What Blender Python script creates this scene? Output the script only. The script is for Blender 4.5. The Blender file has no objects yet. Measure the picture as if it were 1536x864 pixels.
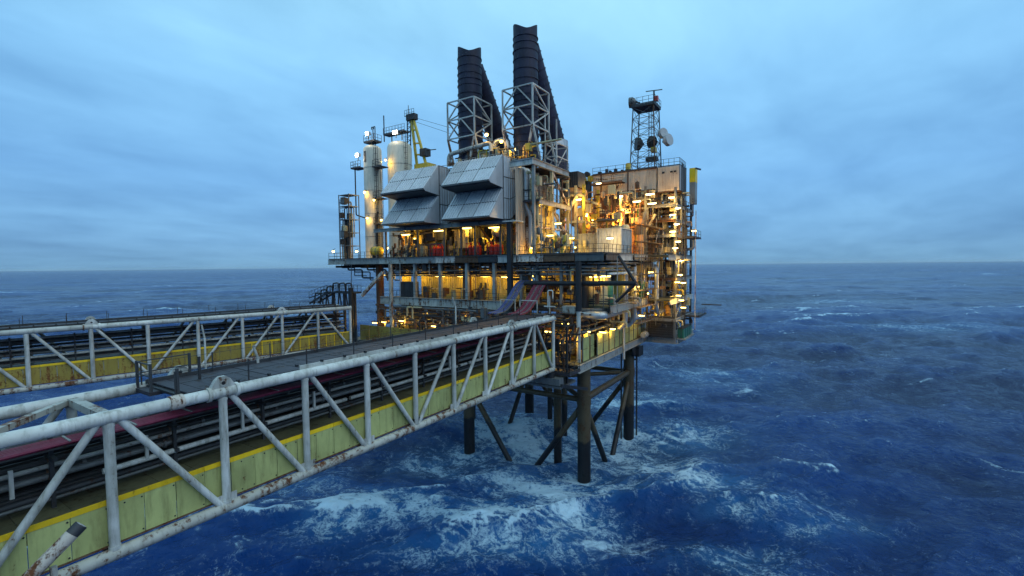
import bpy, math, random
import numpy as np
from mathutils import Vector, Matrix
R = random.Random(11)
SC = bpy.context.scene
COL = SC.collection
rad = math.radians
V = Vector

# ------------------------------------------------------------------ camera
# world: metres, leg nearest the camera at (0,0), X along the platform's front face, Y away along its side, Z up from the sea
TH, FPX, CP = rad(32.5), 690.0, V((22.4, -51.2, 26.0))
PITCH, ROLL = rad(-2.78), rad(0.56)
fw = V((-math.sin(TH) * math.cos(PITCH), math.cos(TH) * math.cos(PITCH), math.sin(PITCH)))
r0 = V((math.cos(TH), math.sin(TH), 0)); u0 = r0.cross(fw)
rt = r0 * math.cos(ROLL) - u0 * math.sin(ROLL); up = u0 * math.cos(ROLL) + r0 * math.sin(ROLL)
cam = bpy.data.objects.new('camera', bpy.data.cameras.new('camera')); COL.objects.link(cam)
cam.matrix_world = Matrix(((rt.x, up.x, -fw.x, CP.x), (rt.y, up.y, -fw.y, CP.y), (rt.z, up.z, -fw.z, CP.z), (0, 0, 0, 1)))
cam.data.sensor_width = 36; cam.data.lens = FPX / 1536 * 36; cam.data.clip_start = .3; cam.data.clip_end = 80000
SC.camera = cam
def _ray(x, y): return fw + rt * ((x - 768) / FPX) - up * ((y - 432) / FPX)
def pX(x, y, v): d = _ray(x, y); return CP + d * ((v - CP.x) / d.x)      # survey helpers: where a sight line meets a known plane
def pY(x, y, v): d = _ray(x, y); return CP + d * ((v - CP.y) / d.y)
def pZ(x, y, v): d = _ray(x, y); return CP + d * ((v - CP.z) / d.z)

# ------------------------------------------------------------------ sky, sun, exposure
SUN_AZ, SUN_EL = rad(98), rad(46)        # sun behind the overcast, over the camera's right shoulder
W = bpy.data.worlds.new('World'); SC.world = W; W.use_nodes = True
nt = W.node_tree; N = nt.nodes; Lk = nt.links; N.clear()
def nn(t, **kw):
    n = N.new(t)
    for k, v in kw.items(): setattr(n, k, v)
    return n
def mathn(op, a, b=None, c=None):
    n = N.new('ShaderNodeMath'); n.operation = op
    for i, q in enumerate((a, b, c)):
        if q is None: continue
        if isinstance(q, (int, float)): n.inputs[i].default_value = q
        else: Lk.new(q, n.inputs[i])
    return n.outputs[0]
tc = nn('ShaderNodeTexCoord'); sep = nn('ShaderNodeSeparateXYZ'); Lk.new(tc.outputs['Generated'], sep.inputs[0])
zc = mathn('MAXIMUM', sep.outputs[2], 0.0)
den = mathn('ADD', zc, 0.16)
cx = mathn('DIVIDE', sep.outputs[0], den); cy = mathn('DIVIDE', sep.outputs[1], den)
cmb = nn('ShaderNodeCombineXYZ'); Lk.new(cx, cmb.inputs[0]); Lk.new(cy, cmb.inputs[1])
def wnoise(scale, detail, rough, dist, rot=0.6, sc=(1, 1, 1), loc=(0, 0, 0)):
    m = nn('ShaderNodeMapping'); Lk.new(cmb.outputs[0], m.inputs[0]); m.inputs['Rotation'].default_value = (0, 0, rot); m.inputs['Scale'].default_value = sc; m.inputs['Location'].default_value = loc
    n = nn('ShaderNodeTexNoise'); Lk.new(m.outputs[0], n.inputs['Vector'])
    n.inputs['Scale'].default_value = scale; n.inputs['Detail'].default_value = detail; n.inputs['Roughness'].default_value = rough; n.inputs['Distortion'].default_value = dist
    return n.outputs[0]
n1 = wnoise(.8, 5, .52, .5, .5, (1, .7, 1), (3.1, 1.2, 0))
n2 = wnoise(2.6, 5, .55, .3, .45, (1, .6, 1), (1.7, 5.2, 0))
grad = nn('ShaderNodeValToRGB'); Lk.new(zc, grad.inputs[0])
def ramp(node, stops):
    e = node.color_ramp.elements
    while len(e) > len(stops): e.remove(e[-1])
    while len(e) < len(stops): e.new(1)
    for i, (p, c) in enumerate(stops): e[i].position = p; e[i].color = (*c, 1) if len(c) == 3 else c
ramp(grad, [(0, (.170, .385, .63)), (.05, (.175, .415, .73)), (.16, (.200, .485, .88)), (.34, (.265, .61, 1.0)), (.55, (.38, .78, 1.06)), (1, (.50, .88, 1.08))])
cl = mathn('ADD', mathn('MULTIPLY', n1, .62), mathn('MULTIPLY', n2, .48))
thin = nn('ShaderNodeVectorMath', operation='DOT_PRODUCT'); Lk.new(tc.outputs['Generated'], thin.inputs[0]); thin.inputs[1].default_value = (fw * .90 + V((0, 0, .44))).normalized()   # thinner cloud above the platform lets more light through
tl = mathn('MULTIPLY', mathn('POWER', mathn('MAXIMUM', thin.outputs['Value'], 0.), 9.), .13)
cl = mathn('ADD', cl, tl)
clm = nn('ShaderNodeMapRange'); Lk.new(cl, clm.inputs[0])
for i, q in ((1, .37), (2, .74), (3, .82), (4, 1.26)): clm.inputs[i].default_value = q
mul = nn('ShaderNodeMix', data_type='RGBA', blend_type='MULTIPLY'); mul.inputs[0].default_value = 1
Lk.new(grad.outputs[0], mul.inputs[6]); cc = nn('ShaderNodeCombineColor')
for i, q in ((0, 1.25), (1, 1.0), (2, .72)):
    Lk.new(mathn('POWER', clm.outputs[0], q), cc.inputs[i])
Lk.new(cc.outputs[0], mul.inputs[7])
sky = nn('ShaderNodeTexSky', sky_type='NISHITA', sun_disc=False); sky.sun_elevation = SUN_EL; sky.sun_rotation = SUN_AZ
skm = nn('ShaderNodeMix', data_type='RGBA', blend_type='MULTIPLY'); skm.inputs[0].default_value = 1; Lk.new(sky.outputs[0], skm.inputs[6]); skm.inputs[7].default_value = (.1, .1, .1, 1)
mx = nn('ShaderNodeMix', data_type='RGBA'); mx.inputs[0].default_value = .95
Lk.new(skm.outputs[2], mx.inputs[6]); Lk.new(mul.outputs[2], mx.inputs[7])
bg = nn('ShaderNodeBackground'); bg.inputs[1].default_value = .95; Lk.new(mx.outputs[2], bg.inputs[0])
wo = nn('ShaderNodeOutputWorld'); Lk.new(bg.outputs[0], wo.inputs[0])
sl = bpy.data.lights.new('sun', 'SUN'); sl.energy = .85; sl.angle = rad(70); sl.color = (1, .95, .86)
sun = bpy.data.objects.new('sun', sl); COL.objects.link(sun)
sdir = V((math.sin(SUN_AZ) * math.cos(SUN_EL), math.cos(SUN_AZ) * math.cos(SUN_EL), math.sin(SUN_EL)))
sun.rotation_euler = sdir.to_track_quat('Z', 'Y').to_euler(); sun.location = (60, -60, 120)
SC.view_settings.view_transform = 'Standard'; SC.view_settings.look = 'None'; SC.view_settings.exposure = 0; SC.view_settings.gamma = 1
SC.view_settings.use_curve_mapping = False
SC.render.engine = 'CYCLES'
cy_ = SC.cycles; cy_.use_denoising = True; cy_.use_adaptive_sampling = True; cy_.adaptive_threshold = .02; cy_.max_bounces = 4; cy_.diffuse_bounces = 2; cy_.glossy_bounces = 2; cy_.caustics_reflective = False; cy_.caustics_refractive = False; cy_.sample_clamp_indirect = 4

# ------------------------------------------------------------------ materials
def mk(name):
    m = bpy.data.materials.new(name); m.use_nodes = True
    return m, m.node_tree.nodes, m.node_tree.links, m.node_tree.nodes['Principled BSDF']
def paint(name, col, rough=.5, metal=0., rust=0., rustcol=(.16, .055, .018), grime=.35, scale=1., grimecol=None, spec=.4, streak=.18, bump=.12):
    m, n, l, b = mk(name)
    g = n.new('ShaderNodeNewGeometry'); mp = n.new('ShaderNodeMapping'); l.new(g.outputs['Position'], mp.inputs[0]); mp.inputs['Scale'].default_value = (scale, scale, scale)
    ms = n.new('ShaderNodeMapping'); l.new(g.outputs['Position'], ms.inputs[0]); ms.inputs['Scale'].default_value = (scale * 3.4, scale * 3.4, scale * 3.4 * streak)
    def noise(v, s, d, r=.6):
        t = n.new('ShaderNodeTexNoise'); l.new(v.outputs[0], t.inputs['Vector']); t.inputs['Scale'].default_value = s; t.inputs['Detail'].default_value = d; t.inputs['Roughness'].default_value = r; return t
    def rng(src, a, c, lo=0., hi=1.):
        q = n.new('ShaderNodeMapRange'); l.new(src, q.inputs[0])
        for i, vv in ((1, a), (2, c), (3, lo), (4, hi)): q.inputs[i].default_value = vv
        return q.outputs[0]
    def mix(fac, a, c, bt='MIX'):
        q = n.new('ShaderNodeMix'); q.data_type = 'RGBA'; q.blend_type = bt
        l.new(fac, q.inputs[0]) if not isinstance(fac, float) else setattr(q.inputs[0], 'default_value', fac)
        for i, vv in ((6, a), (7, c)):
            if isinstance(vv, tuple): q.inputs[i].default_value = (*vv, 1)
            else: l.new(vv, q.inputs[i])
        return q.outputs[2]
    big = noise(mp, .55, 5); st = noise(ms, 1., 6, .65); fine = noise(mp, 6., 5, .7)
    oi = n.new('ShaderNodeObjectInfo')
    gc = grimecol or tuple(c * .34 for c in col)
    c1 = mix(rng(st.outputs[0], .47, .70, 0, grime), col, gc)
    c1 = mix(rng(big.outputs[0], .40, .72, 0, grime * .8), c1, gc)
    br = n.new('ShaderNodeMix'); br.data_type = 'RGBA'; br.blend_type = 'MULTIPLY'; br.inputs[0].default_value = 1; l.new(c1, br.inputs[6])
    v = rng(oi.outputs['Random'], 0, 1, .82, 1.10); cmbc = n.new('ShaderNodeCombineColor')
    for i in range(3): l.new(v, cmbc.inputs[i])
    l.new(cmbc.outputs[0], br.inputs[7]); c1 = br.outputs[2]
    ro = None
    if rust > 0:
        ad = n.new('ShaderNodeMath'); ad.operation = 'ADD'
        q1 = n.new('ShaderNodeMath'); q1.operation = 'MULTIPLY'; l.new(fine.outputs[0], q1.inputs[0]); q1.inputs[1].default_value = .36
        q2 = n.new('ShaderNodeMath'); q2.operation = 'MULTIPLY'; l.new(st.outputs[0], q2.inputs[0]); q2.inputs[1].default_value = .42
        q3 = n.new('ShaderNodeMath'); q3.operation = 'MULTIPLY'; l.new(big.outputs[0], q3.inputs[0]); q3.inputs[1].default_value = .35
        l.new(q1.outputs[0], ad.inputs[0]); l.new(q2.outputs[0], ad.inputs[1])
        a2 = n.new('ShaderNodeMath'); a2.operation = 'ADD'; l.new(ad.outputs[0], a2.inputs[0]); l.new(q3.outputs[0], a2.inputs[1])
        t0 = .72 - .22 * rust
        rf = rng(a2.outputs[0], t0, t0 + .07)
        rc = mix(rng(fine.outputs[0], .35, .7), rustcol, tuple(c * .3 for c in rustcol))
        c1 = mix(rf, c1, rc); ro = rng(rf, 0, 1, rough, .85)
    l.new(c1, b.inputs['Base Color'])
    if ro is not None: l.new(ro, b.inputs['Roughness'])
    else: l.new(rng(fine.outputs[0], .3, .7, rough * .85, min(1, rough * 1.15)), b.inputs['Roughness'])
    b.inputs['Metallic'].default_value = metal; b.inputs['Specular IOR Level'].default_value = spec
    bp = n.new('ShaderNodeBump'); bp.inputs['Strength'].default_value = bump; bp.inputs['Distance'].default_value = .04; l.new(fine.outputs[0], bp.inputs['Height']); l.new(bp.outputs[0], b.inputs['Normal'])
    return m
def glow(name, col, s):
    m, n, l, b = mk(name); b.inputs['Base Color'].default_value = (.8, .8, .8, 1); b.inputs['Emission Color'].default_value = (*col, 1); b.inputs['Emission Strength'].default_value = s
    return m
M = dict(
    white=paint('white_paint', (.56, .575, .555), .45, rust=.33, grime=.8, grimecol=(.20, .20, .17)),
    pale=paint('pale_grey_paint', (.30, .31, .30), .5, rust=.5, grime=.5),
    rusty_white=paint('rust_streaked_white', (.42, .42, .38), .55, rust=.68, grime=.6),
    cream=paint('cream_cladding', (.58, .50, .29), .5, rust=.55, grime=.45),
    cream_rust=paint('rust_stained_cladding', (.56, .50, .44), .55, rust=.85, grime=.5, streak=.08),
    module=paint('stained_pale_module', (.66, .54, .42), .55, rust=.34, rustcol=(.20, .07, .03), grime=.5, grimecol=(.30, .20, .14), streak=.05),
    ivory=paint('ivory_vessel_paint', (.74, .70, .58), .45, rust=.22, grime=.35),
    lamplit_cream=paint('lamplit_cream_sheet', (.60, .50, .15), .5, rust=.45, grime=.45),  # cream wall paint yellowed: the lamps' golden light is put into its colour
    hood=paint('galvanised_cladding', (.54, .58, .62), .36, metal=.2, rust=.14, grime=.45, grimecol=(.30, .32, .35), streak=.1),
    grey=paint('grey_steel', (.13, .14, .145), .5, metal=.2, rust=.5, grime=.5),
    dark=paint('dark_steel', (.045, .048, .055), .55, metal=.2, rust=.5, rustcol=(.09, .035, .014), grime=.5),
    black=paint('black_steel', (.016, .017, .021), .55, rust=.35, rustcol=(.06, .025, .012), grime=.3),
    rust=paint('rusty_steel', (.13, .075, .045), .75, rust=.75, rustcol=(.15, .05, .016), grime=.6),
    stack=paint('sooty_stack_steel', (.020, .023, .058), .6, metal=.1, rust=.3, rustcol=(.05, .03, .03), grime=.6, grimecol=(.008, .008, .012)),
    panel=paint('olive_yellow_panel', (.43, .455, .175), .5, rust=.3, rustcol=(.20, .075, .02), grime=.72, grimecol=(.21, .21, .08)),
    panel_far=paint('ochre_yellow_panel', (.33, .255, .05), .5, rust=.6, rustcol=(.25, .085, .02), grime=.55, grimecol=(.22, .14, .03)),
    stripe=paint('bright_yellow_paint', (.86, .56, .015), .45, rust=.38, grime=.3),
    yellow=paint('crane_yellow', (.58, .43, .05), .45, rust=.45, grime=.35),
    floor=paint('olive_floor_plate', (.115, .11, .06), .6, rust=.45, rustcol=(.07, .035, .015), grime=.6),
    grating=paint('dark_grating', (.040, .037, .050), .6, rust=.45, rustcol=(.05, .03, .02), grime=.6),
    maroon=paint('maroon_hose', (.20, .022, .06), .5, grime=.5),
    blue=paint('blue_hose', (.06, .09, .25), .5, grime=.5),
    red=paint('red_paint', (.55, .035, .015), .4, rust=.35, grime=.3),
    green=paint('green_paint', (.03, .16, .11), .45, rust=.4, grime=.3),
    orange=paint('oxide_orange_cladding', (.52, .30, .14), .55, rust=.6, grime=.5, streak=.08),
    pipe=paint('silver_lagged_pipe', (.50, .53, .55), .38, metal=.5, rust=.3, grime=.4),
    rubber=paint('black_rubber', (.012, .012, .014), .65, grime=.2),
    dish=paint('white_dish', (.46, .48, .50), .4, grime=.25),
    tube=glow('lit_tube_yellow', (1, .66, .16), 7.),
    tube_w=glow('lit_tube_white', (1, .74, .30), 7.),
    sodium=glow('lit_sodium_lamp', (1, .52, .09), 14.),
    flood=glow('lit_flood_white', (.95, .97, 1.), 7.),
    redlamp=glow('lit_red_beacon', (1, .08, .03), 10.),
)
def leg_mat():
    m = paint('splash_zone_leg', (.085, .062, .032), .5, rust=.6, rustcol=(.12, .05, .015), grime=.6)
    n, l = m.node_tree.nodes, m.node_tree.links; b = n['Principled BSDF']
    src = b.inputs['Base Color'].links[0].from_socket
    g = n.new('ShaderNodeNewGeometry'); s = n.new('ShaderNodeSeparateXYZ'); l.new(g.outputs['Position'], s.inputs[0])
    t = n.new('ShaderNodeTexNoise'); t.inputs['Scale'].default_value = 1.6; l.new(g.outputs['Position'], t.inputs['Vector'])
    a = n.new('ShaderNodeMath'); a.operation = 'MULTIPLY_ADD'; l.new(t.outputs[0], a.inputs[0]); a.inputs[1].default_value = 1.6; l.new(s.outputs[2], a.inputs[2])
    q = n.new('ShaderNodeMapRange'); l.new(a.outputs[0], q.inputs[0])
    for i, v in ((1, 5.2), (2, 5.6), (3, 1), (4, 0)): q.inputs[i].default_value = v
    x = n.new('ShaderNodeMix'); x.data_type = 'RGBA'; l.new(q.outputs[0], x.inputs[0]); l.new(src, x.inputs[6]); x.inputs[7].default_value = (.006, .006, .008, 1)   # black weed and bitumen below the tide line
    l.new(x.outputs[2], b.inputs['Base Color']); return m
M['leg'] = leg_mat()

# ------------------------------------------------------------------ mesh helpers
def perp(d):
    a = V((0, 0, 1)) if abs(d.z) < .92 else V((0, 1, 0))
    s = d.cross(a).normalized(); return s, s.cross(d).normalized()
class MB:
    def __init__(s): s.v = []; s.f = []; s.sm = False
    def add(s, vs, fs):
        o = len(s.v); s.v += [tuple(p) for p in vs]; s.f += [tuple(i + o for i in f) for f in fs]; return s
    def box(s, x0, x1, y0, y1, z0, z1):
        return s.add([(x0, y0, z0), (x1, y0, z0), (x1, y1, z0), (x0, y1, z0), (x0, y0, z1), (x1, y0, z1), (x1, y1, z1), (x0, y1, z1)],
                     [(0, 3, 2, 1), (4, 5, 6, 7), (0, 1, 5, 4), (1, 2, 6, 5), (2, 3, 7, 6), (3, 0, 4, 7)])
    def bar(s, p, q, w, h=None):
        p, q = V(p), V(q); h = h or w; d = (q - p).normalized(); a, b = perp(d); a = a * w / 2; b = b * h / 2
        return s.add([p - a - b, p + a - b, p + a + b, p - a + b, q - a - b, q + a - b, q + a + b, q - a + b],
                     [(0, 3, 2, 1), (4, 5, 6, 7), (0, 1, 5, 4), (1, 2, 6, 5), (2, 3, 7, 6), (3, 0, 4, 7)])
    def ibeam(s, p, q, h, w, t=.05):
        p, q = V(p), V(q); u = V((0, 0, 1))
        s.bar(p, q, t, h - 2 * t); s.bar(p + u * (h / 2 - t / 2), q + u * (h / 2 - t / 2), w, t); return s.bar(p - u * (h / 2 - t / 2), q - u * (h / 2 - t / 2), w, t)
    def cyl(s, p, q, r, r2=None, n=10, caps=True):
        p, q = V(p), V(q); r2 = r if r2 is None else r2; d = (q - p).normalized(); a, b = perp(d); s.sm = True
        c = [(math.cos(i * 2 * math.pi / n), math.sin(i * 2 * math.pi / n)) for i in range(n)]
        vs = [p + (a * x + b * y) * r for x, y in c] + [q + (a * x + b * y) * r2 for x, y in c]
        fs = [(i, i + n, (i + 1) % n + n, (i + 1) % n) for i in range(n)]
        if caps: fs += [tuple(range(n)), tuple(range(2 * n - 1, n - 1, -1))]
        return s.add(vs, fs)
    def tube(s, pts, r, n=8):
        pts = [V(p) for p in pts]; s.sm = True; o = len(s.v); vs = []; pa = None
        for i, p in enumerate(pts):
            d = (pts[min(i + 1, len(pts) - 1)] - pts[max(i - 1, 0)]).normalized()
            if pa is None: a, b = perp(d)
            else:
                a = (pa - d * pa.dot(d)).normalized(); b = a.cross(d).normalized() * -1 if False else d.cross(a) * -1
            pa = a; b = a.cross(d)
            vs += [p + (a * math.cos(k * 2 * math.pi / n) + b * math.sin(k * 2 * math.pi / n)) * r for k in range(n)]
        m = len(pts); fs = [(i * n + k, i * n + (k + 1) % n, (i + 1) * n + (k + 1) % n, (i + 1) * n + k) for i in range(m - 1) for k in range(n)]
        fs += [tuple(range(n - 1, -1, -1)), tuple(range((m - 1) * n, m * n))]
        return s.add(vs, fs)
    def elbow(s, pts, r, n=8, br=None):     # pipe run with rounded elbows
        pts = [V(p) for p in pts]; br = br or r * 2.2; out = [pts[0]]
        for i in range(1, len(pts) - 1):
            a, p, b = pts[i - 1], pts[i], pts[i + 1]; t = min(br, (p - a).length * .45, (b - p).length * .45)
            p0 = p + (a - p).normalized() * t; p1 = p + (b - p).normalized() * t
            out += [p0.lerp(p, k).lerp(p.lerp(p1, k), k) for k in (0, .33, .67, 1)]
        return s.tube(out + [pts[-1]], r, n)
    def lathe(s, prof, c, n=20, axis='z'):
        s.sm = True; c = V(c); vs = []; m = len(prof)
        for r, h in prof:
            for k in range(n):
                a = k * 2 * math.pi / n; x, y = r * math.cos(a), r * math.sin(a)
                vs.append(c + (V((x, y, h)) if axis == 'z' else V((h, x, y)) if axis == 'x' else V((x, h, y))))
        fs = [(i * n + k, i * n + (k + 1) % n, (i + 1) * n + (k + 1) % n, (i + 1) * n + k) for i in range(m - 1) for k in range(n)]
        fs += [tuple(range(n - 1, -1, -1)), tuple(range((m - 1) * n, m * n))]
        return s.add(vs, fs)
    def prism(s, prof, x0, x1):             # (y,z) outline, counter-clockwise seen from +x
        n = len(prof); vs = [(x0, y, z) for y, z in prof] + [(x1, y, z) for y, z in prof]
        return s.add(vs, [tuple(range(n - 1, -1, -1)), tuple(range(n, 2 * n))] + [(i, (i + 1) % n, (i + 1) % n + n, i + n) for i in range(n)])
    def corr(s, a, b, c, d, n, depth, thick=.06):   # ribbed sheet on quad a-b (base, ribs spaced along it) and d-c (top)
        a, b, c, d = map(V, (a, b, c, d)); nor = (b - a).cross(d - a).normalized(); lo = []; hi = []
        for i in range(n):
            for f, h in ((0, 0), (.62, 0), (.70, 1), (.92, 1)):
                t = (i + f) / n; o = nor * (depth * h); lo.append(a.lerp(b, t) + o); hi.append(d.lerp(c, t) + o)
        lo.append(V(b)); hi.append(V(c)); m = len(lo); back = -nor * thick
        vs = lo + hi + [a + back, b + back, c + back, d + back]
        fs = [(i, i + 1, m + i + 1, m + i) for i in range(m - 1)] + [(2 * m, 2 * m + 3, 2 * m + 2, 2 * m + 1),
              (2 * m, 2 * m + 1, m - 1, 0), (2 * m + 3, m, 2 * m - 1, 2 * m + 2), (2 * m, 0, m, 2 * m + 3), (2 * m + 1, 2 * m + 2, 2 * m - 1, m - 1)]
        return s.add(vs, fs)
    def sphere(s, c, r, n=12, sz=1.):
        m = n // 2; return s.lathe([(max(.001, r * math.sin(math.pi * i / m)), -r * sz * math.cos(math.pi * i / m)) for i in range(m + 1)], c, n)
    def mesh(s, name, mat, off=None):
        me = bpy.data.meshes.new(name)
        vs = s.v if off is None else [(x - off[0], y - off[1], z - off[2]) for x, y, z in s.v]
        me.from_pydata(vs, [], s.f); me.materials.append(M[mat] if isinstance(mat, str) else mat)
        if s.sm:
            me.polygons.foreach_set('use_smooth', [True] * len(me.polygons)); me.set_sharp_from_angle(angle=rad(38))
        me.update(); return me
    def part(s, name, mat, parent, label=None, kind=None, local=False):     # world coordinates unless local
        off = None
        if not local:
            o = parent; off = V((0, 0, 0))
            while o: off = off + o.location; o = o.parent
        ob = bpy.data.objects.new(name, s.mesh(name, mat, off)); COL.objects.link(ob); ob.parent = parent
        if label: ob['label'] = label
        if kind: ob['kind'] = kind
        return ob
    def thing(s, name, mat, label, cat, group=None, kind=None):
        a = np.array(s.v); lo, hi = a.min(0), a.max(0); c = V(((lo[0] + hi[0]) / 2, (lo[1] + hi[1]) / 2, lo[2]))
        ob = bpy.data.objects.new(name, s.mesh(name, mat, c)); ob.location = c; COL.objects.link(ob); tag(ob, label, cat, group, kind); return ob
def tag(o, label=None, cat=None, group=None, kind=None):
    for k, v in (('label', label), ('category', cat), ('group', group), ('kind', kind)):
        if v: o[k] = v
    return o
def T(name, label, cat, loc=(0, 0, 0), rz=0., group=None):
    o = bpy.data.objects.new(name, None); o.empty_display_size = .3; COL.objects.link(o); o.location = loc; o.rotation_euler = (0, 0, rz)
    return tag(o, label, cat, group)
def inst(name, me, parent, loc=(0, 0, 0), rot=(0, 0, 0), sc=(1, 1, 1)):
    o = bpy.data.objects.new(name, me); COL.objects.link(o); o.parent = parent; o.location = loc; o.rotation_euler = rot; o.scale = sc; return o
def rail(parent, pts, h=1.1, step=1.6, r=.028, mat='dark', name='handrail', local=False):
    b = MB(); pts = [V(p) for p in pts]
    for a, c in zip(pts, pts[1:]):
        n = max(1, round((c - a).length / step))
        for i in range(n + 1): p = a.lerp(c, i / n); b.bar(p, p + V((0, 0, h)), .05)
        for k in (.5, 1.): b.bar(a + V((0, 0, h * k)), c + V((0, 0, h * k)), .045)
        b.bar(a + V((0, 0, .08)), c + V((0, 0, .08)), .02, .14)
    return b.part(name, mat, parent, local=local)
def ladder(parent, p, h, side=(1, 0, 0), mat='dark', cage=True, name='ladder', out=None):
    b = MB(); p = V(p); sd = V(side) * .25
    for k in (-1, 1): b.bar(p + sd * k, p + sd * k + V((0, 0, h)), .05)
    for i in range(int(h / .32)): z = V((0, 0, .2 + i * .32)); b.bar(p - sd + z, p + sd + z, .03)
    if cage:
        o = V(out or (0, -1, 0)) * .6
        for i in range(int((h - 2.2) / .9) + 1):
            z = V((0, 0, 2.2 + i * .9)); b.bar(p - sd + z, p - sd + o * .6 + z, .035); b.bar(p - sd + o * .6 + z, p + o + z, .035); b.bar(p + o + z, p + sd + o * .6 + z, .035); b.bar(p + sd + o * .6 + z, p + sd + z, .035)
        for q in (p - sd + o * .6, p + o, p + sd + o * .6): b.bar(q + V((0, 0, 2.2)), q + V((0, 0, h)), .03)
    return b.part(name, mat, parent)

# ------------------------------------------------------------------ sea
def ocean_tile(L, n, wind, wdir, seed, std, chop, kmin=0., kmax=1e9):
    rs = np.random.RandomState(seed); k1 = 2 * np.pi * np.fft.fftfreq(n, L / n); kx, ky = np.meshgrid(k1, k1, indexing='ij'); k = np.hypot(kx, ky); k[0, 0] = 1e-6
    Lw = wind ** 2 / 9.81; cosf = (kx * wdir[0] + ky * wdir[1]) / k
    P = np.exp(-1 / (k * Lw) ** 2) / k ** 4 * (.12 + cosf ** 2) * np.exp(-(k * L / n * .35) ** 2); P[0, 0] = 0; P[(k < kmin) | (k > kmax)] = 0
    h = (rs.randn(n, n) + 1j * rs.randn(n, n)) * np.sqrt(P)
    f = lambda a: np.real(np.fft.ifft2(a)) * n * n
    z = f(h); s = std / z.std(); z *= s; dx = -f(-1j * kx / k * h) * s * chop; dy = -f(-1j * ky / k * h) * s * chop
    g = L / n; J = (1 + np.gradient(dx, g, axis=0)) * (1 + np.gradient(dy, g, axis=1)) - np.gradient(dx, g, axis=1) * np.gradient(dy, g, axis=0)
    return L, n, z, dx, dy, J
def samp(a, L, n, x, y):
    u = (x / L * n) % n; v = (y / L * n) % n; i = u.astype(int); j = v.astype(int); fu = u - i; fv = v - j; i2 = (i + 1) % n; j2 = (j + 1) % n; i %= n; j %= n
    return a[i, j] * (1 - fu) * (1 - fv) + a[i2, j] * fu * (1 - fv) + a[i, j2] * (1 - fu) * fv + a[i2, j2] * fu * fv
def build_sea():
    cd = math.atan2(fw.y, fw.x); half = rad(62)
    fa = np.linspace(cd - half, cd + half, 620); ba = np.linspace(cd + half, cd - half + 2 * math.pi, 66)[1:-1]; ang = np.concatenate([fa, ba]); na = len(ang)
    rr = np.concatenate([[0.5], np.geomspace(14, 34000, 720)]); nr = len(rr)
    A, Q = np.meshgrid(ang, rr); X = CP.x + Q * np.cos(A); Y = CP.y + Q * np.sin(A)
    cell = np.maximum(Q * (rr[2] / rr[1] - 1), .15)
    wd = np.array([fw.x * -.94 + rt.x * .34, fw.y * -.94 + rt.y * .34]); wd /= np.hypot(*wd)
    Z = np.zeros_like(X); DX = np.zeros_like(X); DY = np.zeros_like(X); J = np.ones_like(X)
    for (L, n, w, sd, std, ch, rot, k0, k1, lam) in ((530., 512, 15.5, 5, 1.15, 1.2, .0, .018, 1.2, 26.), (143., 512, 9., 8, .46, 1.2, .5, .16, 6., 7.), (41., 512, 6., 3, .11, 1.0, -.4, .6, 20., 2.)):
        c, s = math.cos(rot), math.sin(rot); t = ocean_tile(L, n, w, (wd[0] * c + wd[1] * s, -wd[0] * s + wd[1] * c), sd, std, ch, k0, k1)
        U = X * c + Y * s; Vv = -X * s + Y * c
        if lam > 20:            # phase of the swell: mean level at the legs, as it stands in the photograph
            rs = np.random.RandomState(4); best = None; la = np.array([(0, 0), (-17.7, 0), (0, 16.9), (-18.4, 18.2), (-4.9, 2.6)], float)
            for _ in range(1500):
                o = rs.uniform(0, L, 2); h_ = samp(t[2], L, n, la[:, 0] + o[0], la[:, 1] + o[1]); e_ = np.abs(h_ - np.array([.25, .1, .1, 0, .2])).sum()
                if best is None or e_ < best[0]: best = (e_, o)
            U = U + best[1][0]; Vv = Vv + best[1][1]
        fade = np.clip(1.35 - cell / lam * 1.3, 0, 1) if lam < 20 else np.clip(1.25 - cell / 60., .25, 1)
        z, dx, dy, j = (samp(q, t[0], t[1], U, Vv) for q in t[2:])
        Z += z * fade; DX += (dx * c - dy * s) * fade; DY += (dx * s + dy * c) * fade
        J += (j - 1) * fade * (1. if lam > 20 else .6)
    far = np.clip(1 - Q / 9000., 0, 1); Z *= far; hgt_ = Z / 2.2
    me = bpy.data.meshes.new('sea'); nv = nr * na
    co = np.stack([X + DX * far, Y + DY * far, Z], -1).reshape(-1, 3).astype(np.float32)
    r_, a_ = np.meshgrid(np.arange(nr - 1), np.arange(na), indexing='ij'); a2 = (a_ + 1) % na
    F = np.stack([r_ * na + a_, (r_ + 1) * na + a_, (r_ + 1) * na + a2, r_ * na + a2], -1).reshape(-1, 4).astype(np.int32)
    me.vertices.add(nv); me.vertices.foreach_set('co', co.ravel()); me.loops.add(F.size); me.loops.foreach_set('vertex_index', F.ravel())
    me.polygons.add(len(F)); me.polygons.foreach_set('loop_start', np.arange(0, F.size, 4, dtype=np.int32)); me.polygons.foreach_set('use_smooth', np.ones(len(F), bool)); me.update()
    # churned water around the legs and the foam lanes it leaves downwind
    churn = np.zeros_like(X)
    for (px_, py_, rx, ry, am) in FOAM:
        p = pZ(px_, py_, 0); th = math.atan2(-fw.x, fw.y)
        ex = (X - p.x) * rt.x + (Y - p.y) * rt.y; ey = (X - p.x) * fw.x + (Y - p.y) * fw.y
        churn = np.maximum(churn, am * np.exp(-((ex / rx) ** 2 + (ey / ry) ** 2)))
    legs_near = np.zeros_like(X)
    for (lx, ly) in LEGS: legs_near = np.maximum(legs_near, np.exp(-((X - lx) ** 2 + (Y - ly) ** 2) / 2.8 ** 2))
    churn = np.maximum(churn, legs_near * 1.1)
    crest = np.clip((.74 - J) * 1.7, 0, 1) + .55 * np.clip((Z - 1.5) / 1.6, 0, 1)
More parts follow.
